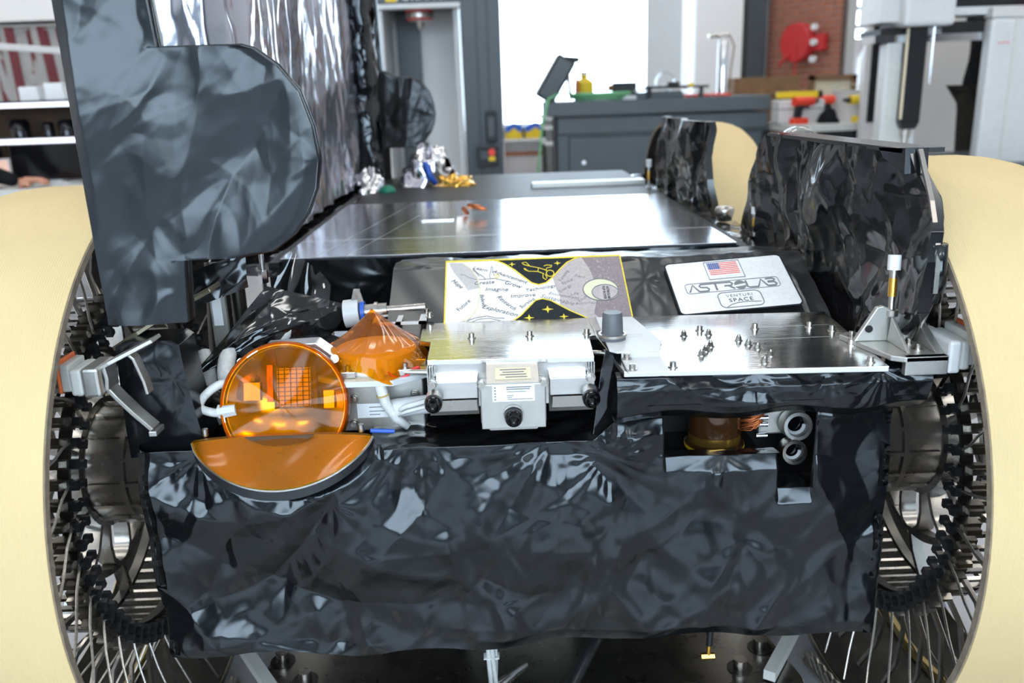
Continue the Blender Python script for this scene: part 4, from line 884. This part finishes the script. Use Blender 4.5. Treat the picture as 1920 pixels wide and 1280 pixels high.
# ================================================================== behind the rover
# foil heap resting on the rear of the rover
def foil_piece(name,label,c,sx,sy,sz,seed,m,group=None):
    u=lin(0,2*PI,46)[None]; v=lin(.05,PI*.55,26)[:,None]
    X=np.sin(v)*np.cos(u); Y=np.sin(v)*np.sin(u); Z=np.cos(v)
    hh=1+crumple(u*.3+0*v,v*.3+0*u,seed,[(.18,.35,20,1.4),(.10,.22,-40,1.4),(.06,.10,60,1.3)])
    return sheet(name,np.stack([c[0]+X*sx*hh,c[1]+Y*sy*hh,c[2]+np.maximum(0,Z*sz*hh)],-1),m,None,label=label,cat='foil')
foil_piece('crumpled_foil','heap of crumpled silver foil on the rear deck',(-.245,1.62,.715),.095,.08,.115,201,'foil')
foil_piece('crumpled_foil','flat crumpled amber foil right of the silver foil heap',(-.145,1.58,.715),.06,.06,.035,202,'foil_gold')
foil_piece('crumpled_foil','crumpled silver foil beside the wrapped post',(-.425,1.50,.715),.05,.10,.07,203,'foil')
MB().tube([(-.235,1.53,.78),(-.24,1.50,.80),(-.228,1.50,.76),(-.21,1.51,.735)],.010,8).build('blue_ribbon','blue',None,'all',label='short blue ribbon on the silver foil heap',cat='ribbon')
MB().ball((-.36,1.42,.725),(.028,.03,.020),8).build('green_cloth','green',None,'all',label='small dark green cloth beside the silver foil',cat='cloth')

# ---- milling machine ------------------------------------------------------
t=thing('milling_machine','tall grey milling machine with hanging spindle behind the rover','machine',(-.30,4.5,0))
MB().bb(-.42,.10,.55,.62,0,2.6).build('back_panel','wall_white',t,bevel=.005); MB().bb(-.36,-.20,.50,.55,.3,1.6).build('way_cover','cabinet',t)
MB().bb(-.42,-.39,-.05,.55,0,2.3).build('side_panel','machine_white',t); MB().bb(.06,.09,.0,.55,0,2.3).build('side_panel','machine_white',t)
po=MB().prism([(.11,0),(.345,0),(.355,1.6),(.36,2.5),(.10,2.5)],'y',-.12,.12).build('post','machine_dark',t,bevel=.004)
for x in (.20,.27): MB().bb(x,x+.004,-.124,-.12,.1,2.4).build('post_groove','cabinet_dark',po)
MB().bb(.24,.31,-.16,-.12,.70,.90).build('post_handle','cabinet_dark',t,bevel=.01); MB().bb(.255,.295,-.162,-.158,.74,.86).build('handle_slot','machine_dark',t)
cbx=MB().bb(.175,.315,-.18,-.12,.555,.675).build('control_box','cabinet_dark',t,bevel=.006)
MB().bb(.20,.245,-.183,-.18,.60,.65).build('key_plate','machine_dark',cbx); MB().cyl((.272,-.18,.642),(.272,-.205,.642),.022,n=20).build('stop_button','red_bright',cbx,True); MB().bb(.252,.292,-.184,-.18,.588,.615).build('yellow_tag','yellow',cbx)
hd=MB().bb(-.42,.11,-.10,.50,1.56,2.6).build('header','machine_dark',t,bevel=.006); MB().bb(-.41,.11,-.12,.0,1.535,1.56).build('header_lip','machine_white',hd)
MB().bb(-.355,-.285,-.105,-.10,1.575,1.64).build('logo_square','yellow',hd); text('lettering','TORMACH','white',hd,(-.12,-.104,1.605),.075,(PI/2,0,0),ext=.001)
MB().bb(-.40,.09,-.106,-.10,1.72,2.35).build('yellow_panel','sticker_yellow',hd)
sp=MB().lathe([(0,0),(.085,0),(.092,-.03),(.092,-.05),(.07,-.075),(.03,-.08),(.028,-.10),(.012,-.13),(0,-.13)],(-.165,.1,1.545),n=24).build('spindle','steel',t,True)
MB().lathe([(.088,-.008),(.094,-.008),(.094,-.022),(.088,-.022)],(-.165,.1,1.545),n=24,closed=True).build('red_band','red',sp,True); MB().lathe([(.075,-.058),(.085,-.058),(.085,-.068),(.075,-.068)],(-.165,.1,1.545),n=24,closed=True).build('red_band','red',sp,True)
MB().bb(-.42,.10,.0,.55,0,.42).build('machine_base','machine_grey',t,bevel=.005)

# ---- tool cabinet and what stands on it -------------------------------------
t=thing('tool_cabinet','wide dark grey workshop tool cabinet in front of the window','cabinet',(1.29,5.85,0))
MB().bb(-.82,.84,-.34,.34,.05,.80).build('cabinet_body','cabinet_dark',t); MB().bb(-.88,.85,-.38,.36,.815,.925).build('worktop','cabinet',t,bevel=.006)
MB().bb(-.80,.84,-.36,-.34,.68,.80).build('upper_panel','cabinet',t,bevel=.003); MB().bb(-.72,.84,-.36,-.34,.66,.672).build('rail','cabinet',t)
MB().bb(-.80,-.72,-.36,-.34,.05,.67).build('side_stile','cabinet',t); 
dr=MB().bb(-.712,.80,-.355,-.34,.06,.652).build('cabinet_door','cabinet',t,bevel=.003); MB().cyl((-.60,-.355,.46),(-.60,-.362,.46),.016,n=16).build('door_lock','chrome',dr,True)
for x in (-.86,): 
    MB().bb(x-.03,x+.01,-.36,-.32,0,.80).build('leg','steel_dark',t); MB().bb(x-.03,x+.01,.28,.32,0,.80).build('leg','steel_dark',t)
    for z in (.60,.72,.79): MB().bb(x-.045,x+.02,-.37,.30,z,z+.03).build('side_rail','machine_grey',t,bevel=.003)
ZT=.925
def top(x,y=5.7): return Vector((x,y,ZT))
t=thing('tilted_case','dark hard case leaning on the left end of tool cabinet','case',(.52,5.75,ZT))
MB().box((-.03,0,.17),(.16,.30,.36),(0,.55,0)).build('case_body','black_satin',t,bevel=.02); MB().box((.08,-.05,.13),(.03,.03,.24),(0,-.12,0)).build('stay','machine_grey',t); MB().box((.14,-.05,.13),(.02,.03,.24),(0,-.08,0)).build('stay','red',t); MB().box((.085,0,.315),(.15,.28,.04),(0,.1,0)).build('case_lid','cabinet_dark',t,bevel=.01)
t=thing('yellow_canister','small yellow canister behind the leaning case','canister',(.74,5.90,ZT))
MB().lathe([(0,0),(.075,0),(.078,.01),(.078,.14),(.05,.165),(.03,.17),(.03,.20),(0,.20)],(0,0,0),n=24).build('canister_body','yellow',t,True); MB().lathe([(0,.20),(.034,.20),(.034,.225),(0,.225)],(0,0,0),n=20).build('cap','paper',t,True)
coil=MB()
for k in range(5): coil.tube([((.20+.01*k)*math.cos(a),(.12+.008*k)*math.sin(a)-.03,.012+.010*k) for a in lin(0,2*PI,40)[:-1]],.010,6,True)
t=coil.build('green_hose','green_hose',None,'all',label='coiled pale green hose on the tool cabinet',cat='hose'); t.location=top(.84,5.66)
for k in (1,): MB().tube([(.60,5.62,.985),(.50,5.55,.98),(.42,5.45,.95),(.365,5.42,.75),(.33,5.42,.45),(.32,5.42,.02)],.009,6).build('hose_run','green_hose',None,'all',label='thin green hose hanging over the left cabinet end',cat='hose')
t=thing('instrument_box','small black instrument box on white paper pad','box',(1.03,5.65,ZT+.03)); MB().bb(-.09,.09,-.07,.07,0,.10).build('box_body','cabinet_dark',t,bevel=.006); MB().cyl((-.13,0,.06),(-.09,0,.06),.025,n=14).build('dial','cardboard',t,True)
MB().bb(-.12,.10,-.10,.10,0,.03).build('paper_pad','paper',None,bevel=.002,label='white paper pad under the small black box',cat='paper').location=top(1.03,5.65)
t=thing('grey_case','flat grey case in the middle of the cabinet top','case',(1.29,5.62,ZT)); MB().bb(-.18,.18,-.10,.10,0,.045).build('case_body','cabinet',t,bevel=.006); MB().bb(-.17,.17,-.09,.09,.045,.052).build('case_lid','machine_dark',t)
MB().box((0,0,.010),(.42,.16,.014),(0,-.03,.1)).build('white_board','paper',None,label='white board lying on the flat grey case',cat='board').location=(1.30,5.64,ZT+.058)
t=thing('long_gauge','long dark gauge bar lying across the flat case','gauge',(1.40,5.50,ZT+.075)); MB().cyl((-.25,0,.01),(.26,0,.005),.010,n=12).build('bar','black_satin',t,True); MB().bb(-.06,.03,-.03,.03,.0,.045).build('gauge_head','black',t,bevel=.004); MB().bb(.10,.14,-.02,.02,.005,.035).build('yellow_clip','yellow',t)
for a in (-.2,.2): MB().bb(a-.015,a+.015,-.02,.02,-.075,0).build('rest_block','black',t)
MB().tube([(x*.01*1.0,.03*math.sin(x*.9),.012+.006*math.sin(x*2.1)) for x in range(-18,19)],.010,6).build('red_cord','red_bright',None,'all',label='red cord lying on the right half of the cabinet',cat='cord').location=top(1.66,5.55)
t=thing('round_gauge','small clear round gauge on the cabinet behind the grey case','gauge',(1.40,5.9,ZT)); MB().lathe([(.07,-.01),(.08,-.01),(.08,.01),(.07,.01)],(0,0,.12),(0,1,0),28,closed=True).build('gauge_ring','clear_film',t,True); MB().bb(-.012,.012,-.01,.01,0,.10).build('gauge_stem','steel',t); MB().bb(-.05,.05,-.04,.04,0,.012).build('gauge_foot','steel_dark',t)
t=thing('floor_pump','upright chrome pump with T handle on the cabinet','pump',(1.83,5.75,ZT)); MB().lathe([(0,0),(.08,0),(.08,.012),(.042,.02),(.042,.40),(.035,.42),(0,.42)],(0,0,0),n=24).build('pump_barrel','chrome',t,True); MB().cyl((0,0,.42),(0,0,.455),.012,n=12).build('pump_rod','steel',t,True); MB().cyl((-.12,0,.455),(.05,0,.462),.016,n=12).build('handle','steel',t,True); MB().tube([(.05,0,.45),(.09,.02,.38),(.07,.02,.2),(.06,0,.05)],.006,6).build('pump_hose','cardboard',t,'all')
t=thing('wooden_box','brown wooden box beside the right end of tool cabinet','box',(2.33,6.45,.60)); MB().bb(-.28,.28,-.25,.25,0,.46).build('box_body','cardboard',t,bevel=.004); MB().bb(-.285,.285,-.255,.255,.30,.315).build('box_lid_seam','board',t)
for x in (-.1,.1): MB().bb(x-.03,x+.03,-.27,-.25,.26,.32).build('box_latch','board',t)
t=thing('box_table','dark side table carrying the brown wooden box','table',(2.33,6.45,0)); MB().bb(-.30,.30,-.28,.28,.57,.60).build('table_top','cabinet',t)
for x in(-.27,.27):
    for y in(-.25,.25): MB().bb(x-.02,x+.02,y-.02,y+.02,0,.57).build('leg','cabinet_dark',t)
# boxes at the window sill
for x,w,lab in [(.24,.20,'blue and yellow parts box at the left of window sill'),(.50,.24,'blue and yellow parts box at the right of window sill')]:
    t=thing('parts_box',lab,'box',(x,9.35,.46),0,'blue and yellow boxes under the window'); MB().bb(-w/2,w/2,-.08,.08,0,.08).build('box_base','yellow',t); MB().prism([(-w/2,.08),(w/2,.08),(w/2,.16),(0,.19),(-w/2,.15)],'y',-.08,.08).build('box_top','blue',t); MB().prism([(-w/2,.05),(w/2,.05),(0,.13)],'y',-.085,-.08).build('yellow_wave','yellow',t)
t=thing('sill_shelf','narrow white shelf under the window carrying parts boxes','shelf',(.38,9.35,0)); MB().bb(-.32,.32,-.12,.15,.43,.46).build('shelf_board','machine_white',t); MB().bb(-.30,-.26,-.1,.12,0,.43).build('shelf_side','machine_white',t); MB().bb(.26,.30,-.1,.12,0,.43).build('shelf_side','machine_white',t)
MB().cyl((.0,9.46,.27),(2.3,9.46,.27),.02,n=10).build('copper_pipe','copper',None,True,label='copper pipe running low along the window wall',cat='pipe')

# ---- work counter with hand tools -------------------------------------------
t=thing('work_counter','long pale work counter carrying red and yellow hand tools','counter',(2.80,5.3,0)); MB().bb(-.65,.55,-.28,.35,.66,.715).build('counter_top','machine_cream',t,bevel=.003); MB().bb(-.63,.53,-.25,.33,0,.66).build('counter_body','cabinet_dark',t)
CZ=.715
def drill(c,rz,m,lab):
    t=thing('hand_drill',lab,'drill',c,rz); MB().cyl((-.09,0,.16),(.07,0,.16),.035,.032,16).build('drill_body',m,t,True); MB().cyl((.07,0,.16),(.12,0,.16),.022,.012,14).build('chuck','steel_dark',t,True); MB().box((-.05,0,.085),(.05,.04,.13),(0,.15,0)).build('grip','black_satin',t,bevel=.006); MB().bb(-.10,.02,-.035,.035,0,.045).build('battery',m,t,bevel=.006)
drill((2.27,5.10,CZ),.3,'red_bright','red hand drill standing at left end of the work counter'); drill((2.50,5.36,CZ),-2.9,'red_bright','red and black hand drill behind the others on the work counter'); drill((2.66,5.10,CZ),3.4,'yellow','yellow and black hand drill in the middle of work counter')
for x,y,z,a,lab in [(2.28,5.30,.90,.1,'yellow spirit level on the stacked tool case'),]:
    t=thing('spirit_level',lab,'level',(x,y,z),a); MB().bb(-.16,.16,-.02,.02,0,.045).build('level_body','yellow',t,bevel=.003); MB().bb(.16,.19,-.022,.022,-.002,.047).build('end_cap','black',t)
t=thing('tool_case','grey tool case at the back of the work counter','case',(2.30,5.33,CZ)); MB().bb(-.17,.17,-.1,.1,0,.17).build('case_body','machine_grey',t,bevel=.01); MB().bb(-.05,.05,-.12,-.1,.11,.14).build('handle','black',t); MB().bb(-.17,.17,-.101,.101,.10,.106).build('case_seam','black',t)
def lump(c,r,m,nm,lab,cat,seed):
    u=lin(0,2*PI,40)[None]; v=lin(.03,PI*.6,22)[:,None]; hh=1+crumple(u*.3+0*v,v*.3+0*u,seed,[(.25,.3,20,1.3),(.12,.15,70,1.3)])
    return sheet(nm,np.stack([c[0]+r[0]*np.sin(v)*np.cos(u)*hh,c[1]+r[1]*np.sin(v)*np.sin(u)*hh,c[2]+np.maximum(0,r[2]*np.cos(v)*hh)],-1),m,None,label=lab,cat=cat)
lump((2.46,5.12,CZ),(.07,.07,.11),'cloth_black','tool_bag','dark cloth tool bag slumped between the drills','bag',301); lump((2.53,5.50,CZ),(.08,.07,.19),'grey_plastic','tool_bag','grey cloth bag standing behind the red drill','bag',302); lump((2.80,5.28,CZ),(.06,.06,.13),'cardboard','cloth_bundle','brown cloth bundle right of the yellow drill','cloth',303); lump((2.93,5.13,CZ),(.07,.07,.20),'paper','paper_bundle','crumpled white paper bundle at right end of counter','paper',304); lump((3.10,5.36,CZ),(.07,.07,.24),'red','cloth_bundle','dull red cloth bundle behind the white paper','cloth',305)
t=thing('plastic_tub','translucent white plastic tub at the back of counter','tub',(2.74,5.50,CZ)); MB().lathe([(0,0),(.09,0),(.11,.22),(.115,.225),(.105,.225),(.088,.01),(0,.01)],(0,0,0),n=28).build('tub_body','paper',t,True); MB().tube([(.11*math.cos(a),0,.22+.05*math.sin(a)) for a in lin(0,PI,12)],.004,6).build('tub_handle','steel',t,'all')
t=thing('tall_carton','white carton standing behind the paper bundle','carton',(2.94,5.42,CZ)); MB().bb(-.06,.06,-.05,.05,0,.38).build('carton_body','paper',t,bevel=.003); MB().prism([(-.06,.38),(.06,.38),(0,.42)],'y',-.05,.05).build('carton_top','paper',t)
t=thing('picture_crate','open wooden crate at right back of the counter','crate',(2.93,6.3,.70)); MB().bb(-.20,.20,-.03,.03,0,.03).bb(-.20,.20,-.03,.03,.32,.36).bb(-.20,-.16,-.03,.03,0,.36).bb(.16,.20,-.03,.03,0,.36).build('crate_frame','cardboard',t); MB().bb(-.16,.16,.0,.02,.03,.32).build('crate_board','cream',t)
t=thing('crate_stand','dark stand carrying the wooden crate','stand',(2.93,6.3,0)); MB().bb(-.24,.24,-.2,.2,.66,.70).build('stand_top','cabinet_dark',t); MB().bb(-.2,.2,-.16,.16,0,.66).build('stand_body','cabinet_dark',t)
# red hose reel on the brick wall
rp=A+d*(Lb*.55)+nrm*.10
t=thing('hose_reel','round red fire hose reel on the brick wall','hose reel',(rp.x,rp.y,1.22),rz); 
MB().lathe([(0,-.06),(.20,-.06),(.21,-.05),(.18,-.03),(.18,.03),(.21,.05),(.20,.06),(0,.06)],(0,-.05,.22),(0,1,0),36).build('reel_drum','red',t,True); MB().lathe([(.205,-.03),(.215,-.02),(.215,.02),(.205,.03)],(0,-.05,.22),(0,1,0),36,closed=True).build('hose_winding','red',t,True)
MB().bb(.18,.34,-.03,.05,.12,.30).build('wall_bracket','red',t,bevel=.004)
for dz in (.03,.21,.37): MB().cyl((.24,-.04,dz),(.24,-.09,dz),.035,n=16).build('valve_knob','white',t,True)
MB().tube([(-.05,-.12,.10),(-.12,-.14,.03),(-.17,-.14,-.02)],.018,8).build('hose_nozzle','red',t,'all'); MB().tube([(.05,-.12,.2),(.05,-.13,-.1),(.06,-.12,-.5)],.008,6).build('hanging_hose','red',t,'all')
# jackets behind the partition
def jacket(c,w,h,m,lab):
    t=thing('hanging_jacket',lab,'jacket',c); MB().prism([(-w/2,0),(w/2,0),(w/2*.95,h*.75),(w*.25,h*.95),(0,h),(-w*.25,h*.95),(-w/2*.95,h*.75)],'y',-.06,.06).build('jacket_body',m,t,bevel=.02); MB().cyl((0,0,h),(0,.0,h+.06),.012,n=8).build('hook','black',t,True); MB().bb(-.015,.015,-.01,.14,h+.05,h+.07).build('hook_plate','black',t)
jacket((4.62,9.6,.85),.22,.55,'white','white jacket hanging beyond the glass partition'); jacket((4.90,9.62,.95),.20,.36,'blue','bright blue bag-like jacket hanging beside the white jacket')
t=thing('coat_rail','white rail board carrying the hanging jackets','rail',(4.7,9.75,0)); MB().bb(-.5,.8,0,.05,1.30,1.50).build('rail_board','wall_white',t); MB().bb(-.45,-.40,0,.05,0,1.30).build('rail_post','wall_white',t); MB().bb(.70,.75,0,.05,0,1.30).build('rail_post','wall_white',t)

# ---- coordinate measuring machine on the right --------------------------------
t=thing('measuring_machine','white gantry measuring machine with black ram on the right','machine',(2.53,3.5,0))
MB().bb(-.50,1.0,-.25,.75,0,.55).build('granite_base','machine_dark',t,bevel=.01)
MB().bb(-.40,-.20,.0,.10,.55,1.20).build('gantry_leg','machine_white',t,bevel=.012); MB().bb(-.375,-.28,-.004,0,.56,1.10).build('leg_panel','machine_cream',t)
MB().bb(.13,.62,-.05,.03,0,1.31).build('gantry_column','machine_white',t,bevel=.02)
MB().prism([(.26,.0),(.275,0),(.275,1.30),(.26,1.30)],'y',-.055,-.05).build('column_seam','machine_cream',t); MB().bb(.13,.33,-.05,.03,1.31,1.36).build('column_cap','machine_grey',t); MB().bb(.335,.62,-.06,.03,1.31,1.55).build('red_corner','red_bright',t,bevel=.004)
for i in range(3): MB().bb(.175+.024*i,.190+.024*i,-.053,-.05,1.178,1.184).build('red_mark','flag_red',t)
MB().bb(-.46,.34,.02,.20,1.20,1.24).build('beam_rail','chrome',t); MB().bb(-.10,.34,.02,.25,1.24,1.30).build('bridge_beam','black_satin',t); MB().bb(-.10,.34,.0,.25,1.33,1.37).build('beam_strip','machine_white',t); MB().bb(-.10,.34,.01,.25,1.37,1.60).build('bridge_beam','black_satin',t)
MB().bb(-.46,-.30,-.05,.25,1.30,1.75).build('carriage_box','machine_white',t,bevel=.006); MB().bb(-.45,-.28,-.02,.25,1.24,1.27).build('carriage_strip','black',t)
MB().bb(-.37,-.10,-.12,.20,1.275,1.80).build('ram_housing','machine_white',t,bevel=.02)
rm=MB().bb(-.315,-.205,-.05,.06,.78,1.28).prism([(-.315,.78),(-.205,.78),(-.225,.745),(-.295,.745)],'y',-.05,.06).build('ram','black_satin',t,bevel=.004); MB().bb(-.318,-.308,-.052,-.04,.80,1.27).build('ram_edge','cream',rm)
MB().cyl((-.26,0,.745),(-.26,0,.70),.030,n=16).cyl((-.26,0,.70),(-.26,0,.66),.022,n=14).build('probe_head','steel',rm,True); MB().cyl((-.26,0,.66),(-.26,0,.60),.004,n=8).build('probe_stylus','chrome',rm,True)
MB().cyl((-.165,-.03,.98),(-.165,-.03,1.28),.008,n=10).build('air_line','chrome',t,True)
t=thing('door_panel','grey door leaf with dark window behind the measuring machine','door',(2.75,4.9,0)); MB().bb(-.14,.18,0,.05,0,2.1).build('door_leaf','machine_grey',t,bevel=.004); MB().bb(-.10,.13,-.006,0,.72,1.9).build('door_glass','screen_black',t); MB().bb(.06,.10,-.009,-.006,.95,1.9).build('bright_strip','machine_white',t)
struct('wall_partition',MB().bb(2.93,7,4.95,5.03,0,4.2),'wall_white',label='white partition wall behind the measuring machine')

# ---- person standing behind the machine -----------------------------------------
def skinned(name, verts, edges, radii, m, parent, sub=2, root=0):
    me=bpy.data.meshes.new(name); me.from_pydata(verts,edges,[]); me.materials.append(MATS[m]); o=link(name,me,parent)
    s_=o.modifiers.new('skin','SKIN'); s_.use_smooth_shade=True
    if not me.skin_vertices: 
        me.skin_vertices if me.skin_vertices else None
    lay=me.skin_vertices[0].data if len(me.skin_vertices) else None
    if lay is None:
        bm_=__import__('bmesh').new(); bm_.from_mesh(me); bm_.verts.layers.skin.verify(); bm_.to_mesh(me); bm_.free(); lay=me.skin_vertices[0].data
    for i,r in enumerate(radii): lay[i].radius=(r,r) if not isinstance(r,tuple) else r
    lay[root].use_root=True
    o.modifiers.new('sub','SUBSURF').levels=sub; o.modifiers['sub'].render_levels=sub
    return o
pe=thing('person','person in black top and dark olive trousers standing behind the machine','person',(3.245,4.45,0),.1)
V=[(0,0,.95),(0,0,1.12),(0,0,1.30),(0,0,1.44),(0,-.01,1.53),
   (-.09,0,.88),(-.10,-.01,.50),(-.105,.02,.10),(-.105,-.12,.045),(.09,0,.88),(.10,-.01,.50),(.105,.02,.10),(.105,-.12,.045),
   (-.16,-.01,1.40),(-.16,-.12,1.18),(-.04,-.27,1.12),(.18,0,1.41),(.225,.02,1.14),(.22,-.06,.90)]
E_=[(0,1),(1,2),(2,3),(3,4),(0,5),(5,6),(6,7),(7,8),(0,9),(9,10),(10,11),(11,12),(3,13),(13,14),(14,15),(3,16),(16,17),(17,18)]
Rr=[(.15,.11),(.14,.10),(.16,.11),(.11,.09),.055,.095,.068,.048,.04,.095,.068,.048,.04,.065,.05,.036,.065,.05,.036]
skinned('body',V,E_,Rr,'cloth_black',pe)
skinned('trousers',[V[i] for i in (0,5,6,7,9,10,11)],[(0,1),(1,2),(2,3),(0,4),(4,5),(5,6)],[(.165,.125),.108,.082,.07,.108,.082,.07],'cloth_olive',pe)
hd=MB().ball((0,-.02,1.65),(.078,.098,.118),14).build('head','skin',pe,'all'); MB().ball((0,.005,1.685),(.086,.10,.10),12).build('hair','cloth_black',hd,'all')
MB().ball((0,-.125,1.64),(.016,.022,.024),8).build('nose','skin',hd,'all')
for sx in(-1,1):
    MB().ball((sx*.031,-.108,1.665),(.012,.008,.008),8).build('eye','white',hd,'all'); MB().ball((sx*.08,0,1.645),(.014,.024,.034),8).build('ear','skin',hd,'all')
    if sx<0: continue
    hv=[(sx*.22,-.065,.875),(sx*.22,-.085,.80)]; he=[(0,1)]; hr=[.024,(.034,.018)]
    for k in range(4):
        n0=len(hv); hv+= [(sx*.22,-.115+.018*k+.0,.775),(sx*.215,-.12+.018*k,.735),(sx*.205,-.118+.018*k,.705+.004*abs(k-1.5))]; he+= [(1,n0),(n0,n0+1),(n0+1,n0+2)]; hr+= [.010,.009,.008]
    n0=len(hv); hv+= [(sx*.215,-.125,.815),(sx*.21,-.145,.785)]; he+= [(0,n0),(n0,n0+1)]; hr+= [.011,.009]
    skinned('hand',hv,he,hr,'skin',pe,1)
MB().box((0,-.105,1.605),(.045,.012,.008)).build('mouth','red',hd)

# ---- desk on the left ---------------------------------------------------------
t=thing('shelf_desk','desk with two lit shelves behind the left wheel','desk',(-2.45,3.3,0))
MB().bb(-.8,.45,-.35,.45,.60,.635).build('desk_top','machine_cream',t); 
for x in (-.78,.42): MB().bb(x-.02,x+.02,.40,.44,0,1.04).build('desk_post','machine_white',t); MB().bb(x-.02,x+.02,-.33,-.29,0,.60).build('leg','machine_white',t)
MB().bb(-.8,.45,-.05,.42,1.025,1.05).build('upper_shelf','cabinet_dark',t); MB().bb(-.8,.30,-.065,-.05,1.018,1.04).build('lit_edge','strip_light',t)
MB().bb(-.8,.45,-.05,.42,.845,.86).build('lower_shelf','machine_grey',t); MB().bb(-.8,.45,-.065,-.05,.838,.862).build('lit_edge','strip_light',t)
MB().bb(-.8,.45,.40,.42,.635,1.025).build('shelf_back','board',t)
for sx,w,lab in [(.16,.42,'black monitor on the desk, nearest the rover'),(-.30,.40,'black monitor at far left of the desk')]:
    m_=thing('monitor',lab,'monitor',(-2.45+sx,3.22,.635)); MB().bb(-w/2,w/2,-.015,.015,.02,.20).build('screen','screen_black',m_,bevel=.004); MB().bb(-.03,.03,-.01,.03,0,.05).build('neck','machine_white',m_); MB().bb(-.09,.09,-.06,.06,0,.008).build('monitor_base','machine_white',m_)
t=thing('laptop','open laptop with pinkish lit screen at the far left','laptop',(-2.60,3.10,.635)); MB().bb(-.14,.14,-.18,.02,0,.012).build('keyboard_base','machine_grey',t); MB().bb(-.14,.14,.02,.03,.012,.14).build('lid','machine_grey',t); MB().bb(-.13,.13,.016,.02,.02,.13).build('lit_screen','laptop_screen',t)
for x,lab,hh in [(-2.40,'clear bag of small parts on the upper shelf',.07),(-2.27,'white paper box on the upper shelf',.085)]:
    MB().prism([(-.05,0),(.05,0),(.045,hh*.8),(.05,hh),(-.05,hh)],'y',-.03,.03).build('shelf_box','paper',None,bevel=.004,label=lab,cat='box').location=(x,3.34,1.05)
for i,(x,r_,h_) in enumerate([(-2.55,.05,.10),(-2.40,.03,.08),(-2.30,.045,.09),(-2.18,.04,.10)]):
    MB().lathe([(0,0),(r_,0),(r_,h_*.8),(r_*.7,h_),(0,h_)],(0,0,0),n=18).build('dark_jar','screen_black',None,True,label=['dark jar at far left of the lower shelf','slim dark jar on the lower shelf','short dark jar on the lower shelf','dark jar on the lower shelf nearest the rover'][i],cat='jar',group='dark jars on the lower shelf').location=(x,3.45,.86)
t=thing('desk_lamp_arm','dark jointed lamp arm above the desk','lamp arm',(-2.12,3.62,1.05)); MB().tube([(.03,0,0),(-.06,0,.10),(-.16,0,.24)],.012,8).build('lower_arm','machine_dark',t,'all'); MB().box((-.36,0,.27),(.42,.04,.035),(0,.1,0)).build('upper_arm','machine_grey',t,bevel=.004)
fl=[]
t=thing('striped_flag','hanging flag with faded dark red stripes on the left','flag',(-3.46,5.5,.98))
u=lin(0,1,60)[None]; v=lin(0,1,10)[:,None]
sheet('flag_cloth',np.stack([-.30+.75*u+0*v,.02*np.sin(u*22)+0*v,-.05+.66*v+0*u],-1),'flag_cloth',t,back=(0,.008,0))
for i in range(6):
    a=.04+.16*i; u=lin(a,a+.085,8)[None]; sheet('stripe',np.stack([-.30+.75*u+.05*(1-v)*i*.3,.02*np.sin(u*22)-.006+0*v,-.05+.66*v+0*u],-1),'flag_stripe',t)
MB().cyl((-.35,0,.62),(.50,0,.62),.012,n=10).build('flag_rod','alu_bead',t,True)
struct('trim_5',MB().bb(-6,-2.0,5.45,5.65,1.63,4.2),'wall_white',label='white bulkhead above the grey partition on the left'); struct('wall_left_partition',MB().bb(-6,-2.0,5.6,5.68,0,1.63),'partition',label='dark grey partition behind the flag on the left')
# person at the desk: only a hand in a dark sleeve shows
pd=thing('person','seated person in dark clothes at the desk, one hand showing','person',(-2.75,2.85,0))
V=[(0,0,.50),(0,0,.70),(0,.02,.92),(0,.03,1.00),(-.09,.05,.50),(-.10,.42,.50),(-.10,.42,.08),(.09,.05,.50),(.10,.42,.50),(.10,.42,.08),(.17,.03,.93),(.27,.10,.72),(.38,.16,.665),(-.17,.03,.93),(-.24,.10,.74),(-.12,.22,.67)]
E_=[(0,1),(1,2),(2,3),(0,4),(4,5),(5,6),(0,7),(7,8),(8,9),(2,10),(10,11),(11,12),(2,13),(13,14),(14,15)]
skinned('body',V,E_,[(.15,.11),(.14,.10),(.13,.09),.05,.09,.065,.05,.09,.065,.05,.06,.045,.035,.06,.045,.035],'cloth_black',pd)
hv=[(.38,.16,.665),(.43,.18,.668)]; he=[(0,1)]; hr=[.026,(.034,.020)]
for k in range(4):
    n0=len(hv); y=.155+.017*k; hv+= [(.465,y,.672),(.490,y,.662),(.500,y,.646)]; he+= [(1,n0),(n0,n0+1),(n0+1,n0+2)]; hr+= [.011,.010,.008]
n0=len(hv); hv+= [(.425,.14,.655),(.445,.125,.645)]; he+= [(0,n0),(n0,n0+1)]; hr+= [.011,.009]
skinned('hand',hv,he,hr,'skin',pd,1)
hd=MB().ball((0,.05,1.11),(.075,.095,.11),12).build('head','skin',pd,'all'); MB().ball((0,.03,1.14),(.083,.10,.095),12).build('hair','cloth_black',hd,'all'); MB().ball((0,.15,1.10),(.014,.02,.022),8).build('nose','skin',hd,'all')
t=thing('desk_stool','black stool under the person at the desk','stool',(-2.75,2.85,0)); MB().lathe([(0,.36),(.17,.36),(.18,.38),(.17,.40),(0,.40)],(0,0,0),n=24).build('seat','black_satin',t,True); MB().cyl((0,0,.03),(0,0,.36),.025,n=12).build('pole','steel',t,True); MB().lathe([(0,0),(.2,0),(.19,.03),(0,.03)],(0,0,0),n=24).build('base','black',t,True)

# lettering becomes plain meshes
bpy.context.view_layer.update(); _dg=bpy.context.evaluated_depsgraph_get()
for o in TEXTS:
    me=bpy.data.meshes.new_from_object(o.evaluated_get(_dg)); nm=o.name; par,lc,ro=o.parent,o.location.copy(),o.rotation_euler.copy()
    bpy.data.objects.remove(o); link(nm.split('.')[0],me,par,lc,ro)
